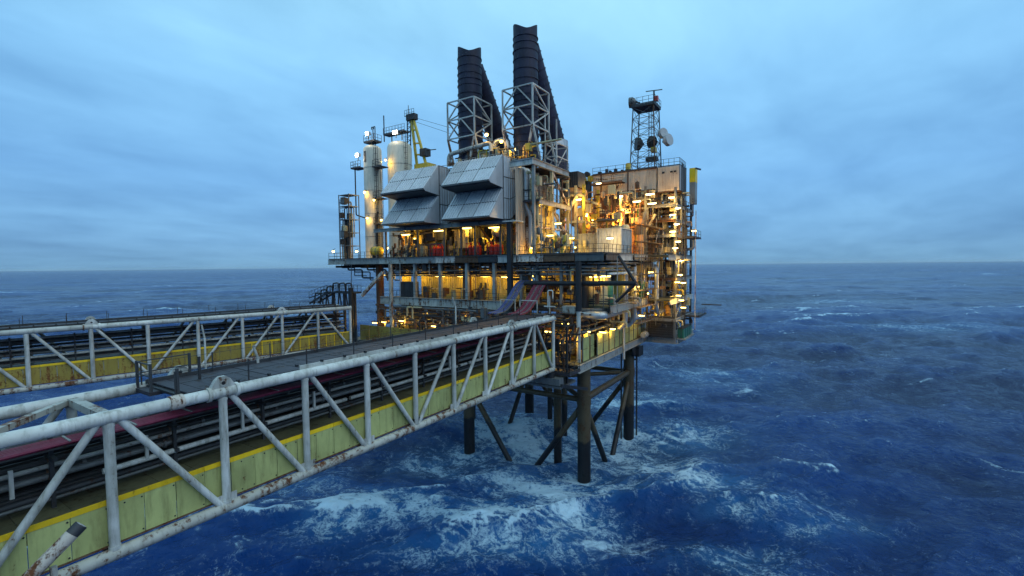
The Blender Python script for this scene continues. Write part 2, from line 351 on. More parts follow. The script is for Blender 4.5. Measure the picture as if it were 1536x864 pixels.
    for nm, a in (('churn', churn), ('crest', crest), ('swell', hgt_)):
        at = me.attributes.new(nm, 'FLOAT', 'POINT'); at.data.foreach_set('value', a.ravel().astype(np.float32))
    m, n, l, b = mk('sea_water'); me.materials.append(m)
    g = n.new('ShaderNodeNewGeometry')
    def mapn(sc, rot=0.):
        q = n.new('ShaderNodeMapping'); l.new(g.outputs['Position'], q.inputs[0]); q.inputs['Scale'].default_value = sc; q.inputs['Rotation'].default_value = (0, 0, rot); return q.outputs[0]
    def noise(v, s, d, r=.6, dist=0., typ='FBM', **kw):
        t = n.new('ShaderNodeTexNoise'); t.noise_type = typ; t.normalize = True if typ == 'FBM' else t.normalize; l.new(v, t.inputs['Vector']); t.inputs['Scale'].default_value = s; t.inputs['Detail'].default_value = d; t.inputs['Roughness'].default_value = r; t.inputs['Distortion'].default_value = dist
        return t.outputs[0]
    def mth(op, a, b_=None, c=None):
        q = n.new('ShaderNodeMath'); q.operation = op
        for i, vv in enumerate((a, b_, c)):
            if vv is None: continue
            if isinstance(vv, (int, float)): q.inputs[i].default_value = vv
            else: l.new(vv, q.inputs[i])
        return q.outputs[0]
    def rng(s, a, c, lo=0., hi=1., smooth=True):
        q = n.new('ShaderNodeMapRange'); q.interpolation_type = 'SMOOTHSTEP' if smooth else 'LINEAR'; l.new(s, q.inputs[0])
        for i, vv in ((1, a), (2, c), (3, lo), (4, hi)): q.inputs[i].default_value = vv
        return q.outputs[0]
    def mix(f, a, c):
        q = n.new('ShaderNodeMix'); q.data_type = 'RGBA'; l.new(f, q.inputs[0])
        for i, vv in ((6, a), (7, c)):
            if isinstance(vv, tuple): q.inputs[i].default_value = (*vv, 1)
            else: l.new(vv, q.inputs[i])
        return q.outputs[2]
    def attr(nm): q = n.new('ShaderNodeAttribute'); q.attribute_name = nm; return q.outputs['Fac']
    ch, cr = attr('churn'), attr('crest')
    wa = math.atan2(wd[1], wd[0])
    big = noise(mapn((1, 1, 1)), .075, 6, .6, .8); mid = noise(mapn((1, 1, .3)), .36, 10, .68, .7)
    def web(scale, dist):                       # lacy foam: thin bright filaments
        t = noise(mapn((1, 1, .3)), scale, 8, .66, dist); return mth('SUBTRACT', 1., mth('MULTIPLY', mth('ABSOLUTE', mth('SUBTRACT', t, .5)), 20.))
    w1 = rng(web(.50, .9), .0, 1.); w2 = rng(web(1.5, .7), .0, 1.); w3 = rng(web(3.4, .5), .0, 1.)
    mpw = n.new('ShaderNodeMapping'); l.new(g.outputs['Position'], mpw.inputs[0]); mpw.vector_type = 'TEXTURE'; mpw.inputs['Rotation'].default_value = (0, 0, wa); mpw.inputs['Scale'].default_value = (6.5, 1, 1)
    st = noise(mpw.outputs[0], .55, 5, .6, .8)          # wind streaks
    lace = mth('MINIMUM', mth('ADD', mth('MULTIPLY', w1, .7), mth('ADD', mth('MULTIPLY', w2, .55), mth('MULTIPLY', w3, .4))), 1.)
    def ridge(scale, k, dist): return mth('MAXIMUM', mth('SUBTRACT', 1., mth('MULTIPLY', mth('ABSOLUTE', mth('SUBTRACT', noise(mapn((1, 1, .3)), scale, 7, .6, dist), .5)), k)), 0.)
    mpc = n.new('ShaderNodeMapping'); l.new(g.outputs['Position'], mpc.inputs[0]); mpc.vector_type = 'TEXTURE'; mpc.inputs['Rotation'].default_value = (0, 0, wa + .35); mpc.inputs['Scale'].default_value = (2.4, 1, 1)
    flow = noise(mpc.outputs[0], .13, 6, .6, 1.0)
    haze = mth('MULTIPLY', ch, rng(flow, .24, .58))          # aerated water, pale blue
    web_ = mth('ADD', mth('MULTIPLY', ridge(.20, 6., 1.1), .42), mth('ADD', mth('MULTIPLY', ridge(.75, 6.5, .8), .36), mth('MULTIPLY', ridge(2.5, 7., .5), .26)))
    dens = mth('ADD', mth('MULTIPLY', mth('MULTIPLY', ch, rng(flow, .28, .68)), .92), mth('MULTIPLY', mth('MULTIPLY', rng(st, .52, .78), rng(big, .40, .66)), .42))
    dens = mth('ADD', dens, mth('MULTIPLY', rng(cr, .10, .8), .62))
    edge = mth('SUBTRACT', .84, dens)
    fq = n.new('ShaderNodeMapRange'); fq.interpolation_type = 'SMOOTHSTEP'; l.new(web_, fq.inputs[0]); l.new(edge, fq.inputs[1]); l.new(mth('ADD', edge, .60), fq.inputs[2]); fq.inputs[3].default_value = 0; fq.inputs[4].default_value = 1
    body = mth('MULTIPLY', haze, rng(mid, .38, .70))
    lacy = mth('MULTIPLY', rng(mth('MULTIPLY', ch, rng(big, .28, .6)), .06, .6), mth('MULTIPLY', lace, rng(mid, .34, .60)))
    base_st = mth('MULTIPLY', rng(st, .56, .78), rng(big, .46, .66))
    stf = mth('MULTIPLY', base_st, mth('ADD', .16, mth('MULTIPLY', w2, .45)))
    cap = mth('MULTIPLY', rng(cr, .18, .75), rng(mid, .40, .60))
    mcr = n.new('ShaderNodeMapping'); l.new(g.outputs['Position'], mcr.inputs[0]); mcr.vector_type = 'TEXTURE'; mcr.inputs['Rotation'].default_value = (0, 0, wa); mcr.inputs['Scale'].default_value = (1, 3.2, 1)
    wc = mth('MULTIPLY', rng(noise(mcr.outputs[0], .11, 7, .6, .4), .645, .70), rng(noise(mapn((1, 1, 1)), .5, 6, .7, .3), .42, .62))       # small breaking crests lying across the wind
    chop = noise(mcr.outputs[0], .42, 5, .55, .3)
    foam = mth('MINIMUM', mth('ADD', mth('ADD', fq.outputs[0], mth('MULTIPLY', cap, .8)), mth('MULTIPLY', wc, .85)), 1.)
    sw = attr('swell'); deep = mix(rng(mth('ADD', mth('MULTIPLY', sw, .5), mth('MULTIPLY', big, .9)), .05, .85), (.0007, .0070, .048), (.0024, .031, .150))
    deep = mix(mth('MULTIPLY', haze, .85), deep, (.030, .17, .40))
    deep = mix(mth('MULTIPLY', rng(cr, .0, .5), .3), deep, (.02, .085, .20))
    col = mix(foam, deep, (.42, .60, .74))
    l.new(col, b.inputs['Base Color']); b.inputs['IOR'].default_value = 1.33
    cdn = n.new('ShaderNodeCameraData'); dist = rng(cdn.outputs['View Distance'], 60, 1500, .16, .42, False) if False else None
    pl = n.new('ShaderNodeVectorMath'); pl.operation = 'DISTANCE'; l.new(g.outputs['Position'], pl.inputs[0]); pl.inputs[1].default_value = (0, 0, 0)
    rg = rng(pl.outputs['Value'], 50, 1800, .10, .26, False)      # unresolved wavelets far out act as roughness
    rgh = mth('ADD', rg, mth('MULTIPLY', foam, .45)); l.new(rgh, b.inputs['Roughness'])
    b.inputs['Specular IOR Level'].default_value = .34; b.inputs['Specular Tint'].default_value = (.24, .52, 1., 1)
    f1 = noise(mapn((1, 1, 1)), .9, 6, .66, .4); f2 = noise(mpw.outputs[0], 1.6, 4, .6, .3)
    hgt = mth('ADD', mth('MULTIPLY', f1, 1.), mth('ADD', mth('ADD', mth('MULTIPLY', chop, 1.8), mth('MULTIPLY', f2, .35)), mth('MULTIPLY', foam, .25)))
    bp = n.new('ShaderNodeBump'); bp.inputs['Strength'].default_value = .75; bp.inputs['Distance'].default_value = .8; l.new(hgt, bp.inputs['Height']); l.new(bp.outputs[0], b.inputs['Normal'])
    o = bpy.data.objects.new('sea', me); COL.objects.link(o); tag(o, 'dark blue rough sea with white foam streaks', None, None, 'structure'); return o
LEGS = [(0, 0), (-17.7, 0), (-35.5, 0), (0, 16.9), (-18.4, 18.2), (-35.5, 17)]
FOAM = [(840, 660, 12, 10, 1.1), (760, 650, 10, 8, 1.05), (830, 740, 9, 5, 1.0), (760, 780, 7, 4, .95), (670, 690, 6, 5, .9), (600, 770, 7, 5, 1.0), (520, 800, 5, 4, .7), (700, 790, 8, 3.2, .8), (860, 800, 4.2, 5, 1.05), (800, 840, 6, 2.5, .8),
        (980, 700, 7, 4.5, 1.05), (1060, 735, 6, 3, .95), (1150, 775, 6, 2.4, .85), (1240, 800, 5, 2, .6), (940, 600, 11, 7, .8), (1010, 650, 8, 6, .85), (560, 640, 9, 6, .5), (740, 720, 9, 4, .9), (900, 740, 6, 3, .75),
        (680, 850, 8, 2.5, .5), (470, 730, 6, 5, .45), (1100, 840, 6, 2.4, .45), (1060, 560, 14, 14, .5), (1380, 490, 26, 12, .5), (1250, 450, 40, 22, .45)]
build_sea()

# ------------------------------------------------------------------ jacket: legs and bracing standing in the sea
J = T('platform_jacket', 'dark rusty tubular legs and braces carrying the platform above the sea', 'jacket')
for i, (lx, ly) in enumerate(LEGS):
    p = MB().cyl((lx, ly, -9), (lx, ly, 14.4), .78 if i else .80, n=24).part('leg', 'leg', J)
    MB().cyl((lx, ly, 9.1), (lx, ly, 10.3), .86, n=24).part('joint_can', 'leg', p)
def brace(a, b, r=.36, name='brace'): return MB().cyl(a, b, r, n=14).part(name, 'leg', J)
xs = (0, -17.7, -35.5)
for ly in (0, 17.2):
    for a, b in zip(xs, xs[1:]):
        m_ = (a + b) / 2; brace((a, ly, 9.6), (b, ly, 9.6), .34)
        a == 0 and brace((a, ly, 9.2), (m_, ly, -3.2), .36); a == 0 and brace((b, ly, 9.2), (m_, ly, -3.2), .36)
for lx in xs:
    brace((lx, 0, 9.7), (lx, 17.2, 9.7), .42); brace((lx, 0, 9.2), (lx, 8.5, -2.6), .36); brace((lx, 17.2, 9.2), (lx, 8.5, -2.6), .36)
brace((0, 0, 9.6), (-17.7, 17.2, 9.6), .30); brace((-17.7, 0, 9.6), (0, 17.2, 9.6), .30)
for (cx_, cy2, r) in ((-4.9, 2.6, .52), (-10.9, 17.1, .42), (-12.6, 15.0, .40), (-8.6, 12.2, .42), (-24, 9, .5)):
    MB().cyl((cx_, cy2, -8), (cx_, cy2, 14.6), r, n=16).part('caisson', 'leg', J)
MB().cyl((.9, 17.9, -6), (.9, 17.9, 14.6), .13, n=10).part('riser_pipe', 'dark', J); MB().cyl((-.9, 16.1, -6), (-.9, 16.1, 14.6), .13, n=10).part('riser_pipe', 'dark', J)
b = MB(); b.bar((.9, 17.9, 11.5), (0, 16.9, 11.5), .25); b.box(.2, 1.7, 16.4, 18.6, 12.2, 13.6); b.part('riser_clamp', 'black', J)
MB().lathe([(.02, -.14), (.75, -.14), (.9, 0), (.75, .14), (.02, .14)], (1.1, 16.2, 13.2), 20, 'x').part('hose_reel', 'black', J)

# ------------------------------------------------------------------ topsides: decks, columns, beams, walls, rails
S = T('platform_topsides', 'three-storey steel deck structure of the oil platform on dark legs', 'oil platform', (0, 0, 14.4))
Z0, Z1, Z2 = 15.0, 21.3, 27.3
def deck(name, x0, x1, y0, y1, z, mat='floor', t=.22): return MB().box(x0, x1, y0, y1, z - t, z).part(name, mat, S)
def beam(a, b, h=.9, w=.35, mat='pale', name='edge_beam', parent=None): return MB().ibeam(a, b, h, w).part(name, mat, parent or S)
dk = deck('main_deck', -45.6, 3.4, -2, 20, Z2); deck('main_deck_extension', 3.41, 6.4, 14, 30, Z2 - .004)
deck('middle_deck', -33, -9.3, -2, 20, Z1); deck('middle_deck_side', -9.28, 3.2, .2, 20, Z1 - .2); deck('middle_deck_outrigger', 3.22, 6.4, 15, 30, Z1 - .3)
deck('lower_deck', -37, 1.4, -5.2, 20.5, Z0); deck('lower_deck_outrigger', 1.42, 6.4, 19.5, 31, Z0 - .1)
deck('landing_deck', -6.5, 1.9, -8.0, -5.22, Z0 - .4, 'grating'); deck('landing_deck', -38, -29, -9.6, -5.22, Z0 - .4, 'grating')
# front edge beams of the main deck, one length after another
xsb = [-45.6, -40.9, -33.2, -27.4, -21.6, -18.0, -14.1, -11.0]
for i, (a, c) in enumerate(zip(xsb, xsb[1:])): beam((a + .04, -2.18, Z2 - .42), (c - .04, -2.18, Z2 - .42), .84, .34, ('rusty_white', 'pale', 'rusty_white', 'pale', 'cream_rust', 'rust', 'dark')[i])
beam((-10.9, -2.2, Z2 - .45), (-8.2, -2.2, Z2 - .45), .9, .4, 'white'); [beam((a, -2.2, Z2 - .42), (c, -2.2, Z2 - .42), .84, .34, mt) for a, c, mt in ((-8.1, -4.3, 'cream_rust'), (-4.2, -.2, 'rust'), (-.1, 3.4, 'grey'))]
for y0, y1, mt in ((-2, 2.2, 'dark'), (2.3, 7.4, 'white'), (8.2, 12.8, 'white'), (13.4, 19.9, 'white')): beam((3.58, y0, Z2 - .4), (3.58, y1, Z2 - .4), .8, .34, mt)
beam((-45.75, -2, Z2 - .42), (-45.75, 20, Z2 - .42), .84, .3, 'rust')
for k in range(8): beam((-45.4, .8 + k * 2.5, Z2 - .62), (3.2, .8 + k * 2.5, Z2 - .62), .78, .3, 'dark', 'deck_girder')
for k in range(13): beam((-44 + k * 3.75, -1.9, Z2 - 1.2), (-44 + k * 3.75, 19.9, Z2 - 1.2), .36, .24, 'dark', 'cross_beam')
# middle deck front beam, heavy and streaked with rust
for a, c in ((-33, -27.2), (-27.15, -21.3), (-21.25, -15.4), (-15.35, -9.3)): beam((a, -2.22, Z1 - .40), (c, -2.22, Z1 - .40), 1.15, .45, 'rusty_white')
for k in range(7): beam((-32.5, .6 + k * 2.8, Z1 - .7), (3, .6 + k * 2.8, Z1 - .7), .9, .3, 'dark', 'deck_girder')
for k in range(7): beam((-36, -4.4 + k * 3.9, Z0 - .65), (1.3, -4.4 + k * 3.9, Z0 - .65), .8, .3, 'black', 'deck_girder')
beam((-37, -5.3, Z0 - .5), (1.4, -5.3, Z0 - .5), .9, .35, 'dark'); beam((1.6, -5.2, Z0 - .5), (1.6, 20, Z0 - .5), .9, .3, 'pale')
beam((6.5, 19.5, Z0 - .5), (6.5, 31, Z0 - .5), .8, .3, 'pale'); beam((1.5, 19.3, Z0 - .5), (6.4, 19.3, Z0 - .5), .8, .3, 'pale')
beam((3.3, .1, Z1 - .6), (3.3, 20, Z1 - .6), .9, .3, 'pale'); beam((6.5, 15, Z1 - .7), (6.5, 30, Z1 - .7), .7, .25, 'white'); beam((6.5, 14, Z2 - .4), (6.5, 30, Z2 - .4), .7, .25, 'pale')
# leg columns through the decks
for lx, ly in LEGS: MB().cyl((lx, ly, 14.45), (lx, ly, Z2 - .9), .62, n=20).part('main_column', 'black' if (lx, ly) == (0, 0) else 'rust', S)
# front columns of both storeys
for x in (587, 623, 661, 701, 742): p = pY(x, 430, -1.7); MB().bar((p.x, -1.7, Z1 + .02), (p.x, -1.7, Z2 - .9), .42, .42).part('column', 'pale', S)
for x in (579, 627, 667, 692, 713, 751): p = pY(x, 360, -1.75); MB().bar((p.x, -1.75, Z2 + .01), (p.x, -1.75, 31.7), .24, .24).part('column', 'grey', S)
p = pY(765, 400, -2.75); MB().bar((p.x, -2.75, 20.4), (p.x, -2.75, 31.8), .62, .5).part('column', 'black', S)
for x in (782, 806, 842): p = pY(x, 400, -.6); MB().bar((p.x, -.6, Z1 - .1), (p.x, -.6, Z2 - .9), .34, .34).part('column', 'pale', S)
# lit back wall behind the front of the middle deck: corrugated sheets
n = 11
for i in range(n):
    a = -32.4 + i * 2.12
    if i in (1,): continue
    MB().corr((a, 1.8, Z1 + .02), (a + 2.06, 1.8, Z1 + .02), (a + 2.06, 1.8, 25.6), (a, 1.8, 25.6), 6, .09).part('wall_sheet', 'lamplit_cream', S)
for i in range(5):
    a = -8.9 + i * 2.4; MB().corr((a, 5.2, Z1), (a + 2.34, 5.2, Z1), (a + 2.34, 5.2, 25.6), (a, 5.2, 25.6), 6, .09).part('wall_sheet', 'lamplit_cream', S)
# lit back wall under the hoods
for i in range(10):
    a = -33 + i * 2.36; MB().corr((a, 3.6, Z2 + .01), (a + 2.3, 3.6, Z2 + .01), (a + 2.3, 3.6, 31.6), (a, 3.6, 31.6), 5, .07).part('wall_sheet', 'lamplit_cream', S)
MB().box(-33.6, -8.9, -2.6, 6, 31.62, 31.8).part('storey_roof', 'pale', S)
beam((-33.6, -2.7, 31.5), (-8.2, -2.7, 31.5), .5, .25, 'pale'); MB().box(-9.6, -7.6, -3.1, -1.0, 31.42, 31.6).part('roof_lip', 'white', S)
# lower deck walls: yellow wind-wall panels, two rows, gaps where the photo shows posts
ys = [-3.4, -1.3, .9, 2.9, 4.9, 6.9, 8.9, 10.9, 12.9, 14.9, 16.9, 18.9]
for i, y in enumerate(ys):
    for r in range(2):
        xo = 1.25 if i not in (1, 6) else 1.0
        MB().box(xo, xo + .06, y + .06, y + 1.94, Z0 + .02 + r * 1.38, Z0 + 1.34 + r * 1.38).part('wind_wall_panel', 'panel', S)
    MB().bar((1.34, y, Z0 - .2), (1.34, y, Z0 + 2.8), .11, .11).part('wall_post', 'rust' if i % 3 == 1 else 'grey', S)
for i in range(15):
    a = -34.5 + i * 2.12; MB().box(a + .03, a + 2.06, -5.0, -4.94, Z0 + .02, Z0 + 2.3).part('wind_wall_panel', 'panel_far', S)
for i in range(11):
    a = -33 + i * 2.9; MB().corr((a, 1.0, Z0), (a + 2.8, 1.0, Z0), (a + 2.8, 1.0, 19.8), (a, 1.0, 19.8), 7, .08).part('wall_sheet', 'lamplit_cream', S)
for i in range(7):   # inner side walls behind the pipework
    y = 5.4 + i * 2.1; MB().corr((-.6, y, Z1), (-.6, y + 2.06, Z1), (-.6, y + 2.06, 26.2), (-.6, y, 26.2), 6, .08).part('inner_wall_sheet', 'cream_rust', S); MB().corr((-1.4, y - 3.6, Z0), (-1.4, y - 1.54, Z0), (-1.4, y - 1.54, 20.2), (-1.4, y - 3.6, 20.2), 6, .08).part('inner_wall_sheet', 'rust', S)
# white K bracing under the middle deck beam
for k in range(5):
    x = -27.5 + k * 4.1; y = -2.4
    MB().bar((x, y, 20.1), (x, y, 17.2), .22).part('hanger', 'pale', S)
    for q in (-1.8, 1.8): MB().bar((x, y, 20.0), (x + q, y, 17.6), .13).part('diagonal_brace', 'pale', S)
# left overhang: strut, column, stair cage
MB().bar((-32.6, -1.9, 25.2), (-37.6, -1.9, 21.4), .42).part('strut', 'cream_rust', S)
p = pY(525, 400, -7); MB().cyl((p.x, -7, 11), (p.x, -7, 23), .36, n=14).part('landing_column', 'black', S)
p = pY(587, 470, -4.5); MB().cyl((p.x, -4.5, 14.6), (p.x, -4.5, 26.4), .26, n=12).part('landing_column', 'rusty_white', S)
p = pY(868, 500, -3.6); MB().cyl((p.x, -3.6, 14.4), (p.x, -3.6, 20.8), .24, n=12).part('landing_column', 'white', S); MB().cyl((p.x, -3.6, 20.8), (p.x, -3.6, 26.4), .34, n=12).part('landing_column', 'black', S)
p = pX(936, 480, 1.9); MB().cyl((1.9, p.y, 13.2), (1.9, p.y, 24.5), .16, n=12).part('vertical_pipe', 'white', S)
# black outrigger boom with its two stays
k = lambda x, y: pY(x, y, -2.9)
MB().cyl(k(787, 425), k(954, 425), .27, n=14).part('boom', 'black', S)
MB().cyl(k(928, 384), k(954, 425), .17, n=10).part('boom_stay', 'black', S); MB().cyl(k(954, 425), k(924, 453), .17, n=10).part('boom_stay', 'black', S)
# handrails
zz = V((0, 0, .01))
rail(S, [(-45.5, 12, Z2), (-45.5, -2.1, Z2), (-33.5, -2.1, Z2)]); rail(S, [(-33.4, -2.05, Z2), (-9.4, -2.05, Z2)]); rail(S, [(-8.3, -2.05, Z2), (3.4, -2.05, Z2), (3.4, 20, Z2)], step=1.3)
rail(S, [(-32.8, -1.95, Z1), (-9.5, -1.95, Z1)]); rail(S, [(-9.2, .3, Z1), (3.1, .3, Z1), (3.1, 14.5, Z1)]); rail(S, [(6.4, 14, Z2), (6.4, 30, Z2)]); rail(S, [(6.4, 15.2, Z1), (6.4, 30, Z1)]); rail(S, [(6.35, 19.6, Z0), (6.35, 31, Z0)], mat='pale')
rail(S, [(-6.4, -7.9, Z0 - .4), (1.8, -7.9, Z0 - .4), (1.8, -5.3, Z0 - .4)])
# upper open structure on the right of the hoods: columns, white ring beam, balcony, lagged walls
ZU = 38.7
for a, c in (((-9.2, -1.9, ZU), (-5.9, -1.9, ZU)), ((-5.8, -2.1, ZU), (-5.8, 8.2, ZU)), ((-22, 8.2, ZU), (-6, 8.2, ZU))): beam(a, c, .75, .4, 'white', 'ring_beam')
MB().box(-22, -6.1, 1.9, 8.0, ZU - .1, ZU + .1).part('upper_deck', 'grating', S)
for (x, y) in ((-5.9, -1.6), (-5.9, 3.2), (-5.9, 8.0), (-8.4, 3.2)):
    MB().bar((x, y, Z2), (x, y, ZU - .3), .34, .34).part('column', 'pale' if y < 1 else 'cream', S)
MB().box(-7.6, -5.3, -1.4, 7.6, 33.9, 34.05).part('balcony', 'grating', S); beam((-5.2, -1.4, 33.8), (-5.2, 7.6, 33.8), .5, .2, 'pale'); rail(S, [(-7.4, -1.4, 34.05), (-5.25, -1.4, 34.05), (-5.25, 7.6, 34.05)], step=.9)
for i in range(4):
    a = -2.4 + i * 2.5; MB().corr((-8.0, a, Z2), (-8.0, a + 2.45, Z2), (-8.0, a + 2.45, 38.2), (-8.0, a, 38.2), 6, .08).part('wall_sheet', 'module', S)
for a, c in (((-5.9, 3.2, 38.3), (-5.9, 8.0, 34.2)), ((-5.9, 3.2, 33.6), (-5.9, 8.0, 29.4))): MB().bar(a, c, .3).part('diagonal_brace', 'cream_rust', S)
for z in (30.8, 36.4): MB().bar((-5.9, -1.6, z), (-5.9, 8.0, z), .24).part('tie_beam', 'cream_rust', S)
rail(S, [(-9, -1.9, ZU + .38), (-5.8, -1.9, ZU + .38), (-5.8, 8.2, ZU + .38)])
# turbine hall behind the hoods, closing the view between them
MB().box(-32, -8.3, 5.0, 8.5, Z2 + .3, 38.2).part('turbine_hall', 'cream_rust', S)
# pipe runs under the main deck and along the front
def pipe(pts, r, mat='grey', name='pipe', n=8, par=None): return MB().elbow(pts, r, n).part(name, mat, par or S)
for i in range(9):
    y = -1.5 + .38 * (i % 4); z = 26.1 - .36 * (i // 2) - .1 * (i % 2); x0 = -33 + R.random() * 3; x1 = -10 + R.random() * 3
    pipe([(x0, y, z), (x1, y, z)] if i % 3 else [(x0, y, z - 1.2), (x0, y, z), (x1, y, z), (x1, y + 1.4, z)], R.choice((.06, .09, .13)), R.choice(('dark', 'grey', 'dark', 'rust')))
for i in range(8):
    y = -1.4 + .45 * (i % 4); z = 26.2 - .42 * (i // 2); x0 = -9.5 + R.random(); x1 = 2.6 + R.random()
    pipe([(x0, y, z), (x1, y, z), (x1, y + 8 + 3 * R.random(), z)], (.08, .12, .16, .10)[i % 4], ('pale', 'grey', 'white', 'dark')[i % 4])
for i in range(7):   # loops under the left overhang
    x = -43.6 + i * 1.35; z = 25.9 - .35 * (i % 3)
    pipe([(x, -1.0 + .2 * i, 26.6), (x, -1.0 + .2 * i, z), (x + 3.2 + i * .3, -1.0 + .2 * i, z), (x + 3.2 + i * .3, -1.0 + .2 * i, z - 1.3), (x + 6, -.9 + .2 * i, z - 1.3)], (.07, .13, .1)[i % 3], ('dark', 'black', 'grey')[i % 3])
for i in range(16):  # dark pipe nest between lower and middle deck on the front
    z = 17.6 + .19 * i; y = -3.2 + (i * .83 % 2.6); x0 = -34 + (i * 1.7 % 6); x1 = -10 + (i * 2.3 % 8)
    pipe([(x0, y, z), (x1, y, z), (x1, y + 2, z), (x1, y + 2, z + 2)], (.08, .15, .11, .2)[i % 4], ('dark', 'rust', 'black', 'grey', 'dark')[i % 5])
for i in range(14):  # and on the side face
    z = 17.4 + .24 * i; x = .9 - (i * .77 % 2.2); y0 = -4.6 + (i * .9 % 3); y1 = 9 + (i * 3.1 % 9)
    pipe([(x - 2, y0, z), (x, y0, z), (x, y1, z), (x, y1, z + 1.6)], (.08, .16, .11, .22)[i % 4], ('dark', 'rust', 'black', 'grey', 'rust')[i % 5])
# big silver lagged pipes on the side
for (x, dy) in ((938, 0), (951, 2.2)):
    p = pX(x, 440, 2.7); pipe([(1.2, p.y, 26.2), (2.7, p.y, 26.2), (2.7, p.y, 18.4), (1.8, p.y, 17.6)], .36, 'pipe', 'lagged_pipe', 14)
p0 = pX(985, 400, 4.4); pipe([(2.5, p0.y, 25.8), (4.4, p0.y, 25.8), (4.4, p0.y, 19.0), (4.4, p0.y + 4, 19.0)], .3, 'pipe', 'lagged_pipe', 14)
pipe([pY(872, 472, -.8), pY(905, 474, -.8), V((2.2, 1.6, 20.0)), V((2.2, 7.8, 20.0))], .48, 'pipe', 'lagged_pipe', 16)
pipe([V((-3.6, -.9, 20.6)), V((.6, -.9, 20.6)), V((2.6, .8, 20.6)), V((2.6, 5, 20.6))], .3, 'grey', 'pipe', 12)
for dx in (0, .95): pipe([(-9.3, -.5 + dx, 38.3), (-7.7, -.5 + dx, 38.3), (-7.7, -.5 + dx, 33.6), (-7.2, -.2 + dx, 32.4), (-7.2, -.2 + dx, 28.2)], .29, 'pipe', 'lagged_pipe', 14)
b = MB()
for i in range(420):   # valves, brackets, junction boxes too small to tell apart
    f = R.random()
    if f < .34: c = V((R.uniform(-33, -9), R.uniform(-1.2, 3), R.uniform(25.4, 26.6)))
    elif f < .6: c = V((R.uniform(-34, 1), R.uniform(-4.2, .5), R.uniform(16, 20.3)))
    elif f < .8: c = V((R.uniform(-1, 3), R.uniform(-1, 19), R.uniform(17.5, 26.4)))
    else: c = V((R.uniform(2.4, 6.2), R.uniform(15, 29), R.uniform(16, 36)))
    w, d, h = (R.uniform(.05, .3) for _ in range(3)); b.box(c.x - w, c.x + w, c.y - d, c.y + d, c.z - h, c.z + h)
b.part('fittings', 'dark', S, kind='stuff')
# right-hand stair and process tower: stacked gratings, columns, ladders, railings
TW = T('process_tower', 'tall open steel tower of stacked lit gratings at the far right end of the platform', 'tower', (4.4, 23, Z0))
for (x, y) in ((2.2, 18.6), (6.3, 18.6), (6.3, 24), (6.3, 29.6), (2.2, 29.6)): MB().bar((x, y, Z0), (x, y, 37.2), .3, .3).part('column', 'dark' if y > 20 else 'grey', TW)
for i, z in enumerate((18.0, 24.0, 30.4, 32.6, 34.8)):
    MB().box(2.2, 6.4, 18.4, 29.6, z - .12, z).part('grating_floor', 'grating', TW); rail(TW, [(2.3, 18.45, z), (6.35, 18.45, z), (6.35, 29.6, z)], step=1.2)
    MB().ibeam((2.2, 18.3, z - .25), (6.4, 18.3, z - .25), .4, .2).part('floor_beam', 'rust' if i % 2 else 'pale', TW); MB().ibeam((6.5, 18.4, z - .25), (6.5, 29.6, z - .25), .4, .2).part('floor_beam', 'pale', TW)
for i, z in enumerate((15.1, 18, 21.1, 24, 27.4, 30.4, 32.6)):
    z2 = (18, 21.1, 24, 27.4, 30.4, 32.6, 34.8)[i]
    MB().bar((6.3, 18.7 if i % 2 else 23.9, z), (6.3, 23.9 if i % 2 else 18.7, z2 - .3), .16).part('diagonal_brace', 'pale', TW)
ladder(TW, (7.0, 20, Z0), 21, (0, 1, 0), 'dark', True, 'ladder', (1, 0, 0))
for i in range(16):
    x = 2.6 + (i * 1.13 % 3.4); y = 18.9 + (i * 2.9 % 9); z = Z0 + .2 + (i * 3.7 % 15); MB().elbow([(x, y, z), (x, y, z + 4 + i % 4), (x + 1.2 - 2.0 * (i % 2), y, z + 4 + i % 4), (x + 1.2 - 2.0 * (i % 2), y, z + 6 + i % 4)], (.09, .16, .24, .12)[i % 4], 10).part('pipe', ('cream', 'pipe', 'rust', 'grey', 'orange')[i % 5], TW)
for i in range(7):
    x = 3 + (i * 1.7 % 3); z = (15, 18, 21.2, 24, 27.5, 30.5, 32.7)[i]; y = 19.6 + (i * 2.3 % 4)
    MB().lathe([(.02, 0), (.5, .0), (.55, .15), (.55, 1.5), (.35, 1.8), (.02, 1.9)], (x, y, z), 16).part('vessel', ('cream', 'orange', 'grey', 'cream', 'rusty_white', 'cream', 'rust')[i], TW)
MB().box(6.6, 8.4, 22, 27, 29.9, 30.05).part('side_platform', 'grating', TW); rail(TW, [(6.6, 22, 30.05), (8.3, 22, 30.05), (8.3, 27, 30.05)])
MB().box(6.6, 8.8, 24, 30, 17.7, 17.85).part('side_platform', 'grating', TW); rail(TW, [(6.6, 24, 17.85), (8.7, 24, 17.85), (8.7, 30, 17.85)]); MB().bar((8.7, 26, 19.6), (11.6, 26, 19.6), .22, .16).part('boom', 'black', TW)
MB().cyl((8.5, 22, 16), (8.5, 22, 34), .05, n=6).part('whip_post', 'cream_rust', TW); MB().box(2.2, 6.2, 18.6, 19.2, Z0, Z0 + 2.6).part('louvred_box', 'dark', TW)
for i in range(7): MB().bar((2.3, 18.52, Z0 + .3 + i * .34), (6.1, 18.52, Z0 + .3 + i * .34), .08, .16).part('louvre_slat', 'dark', TW)

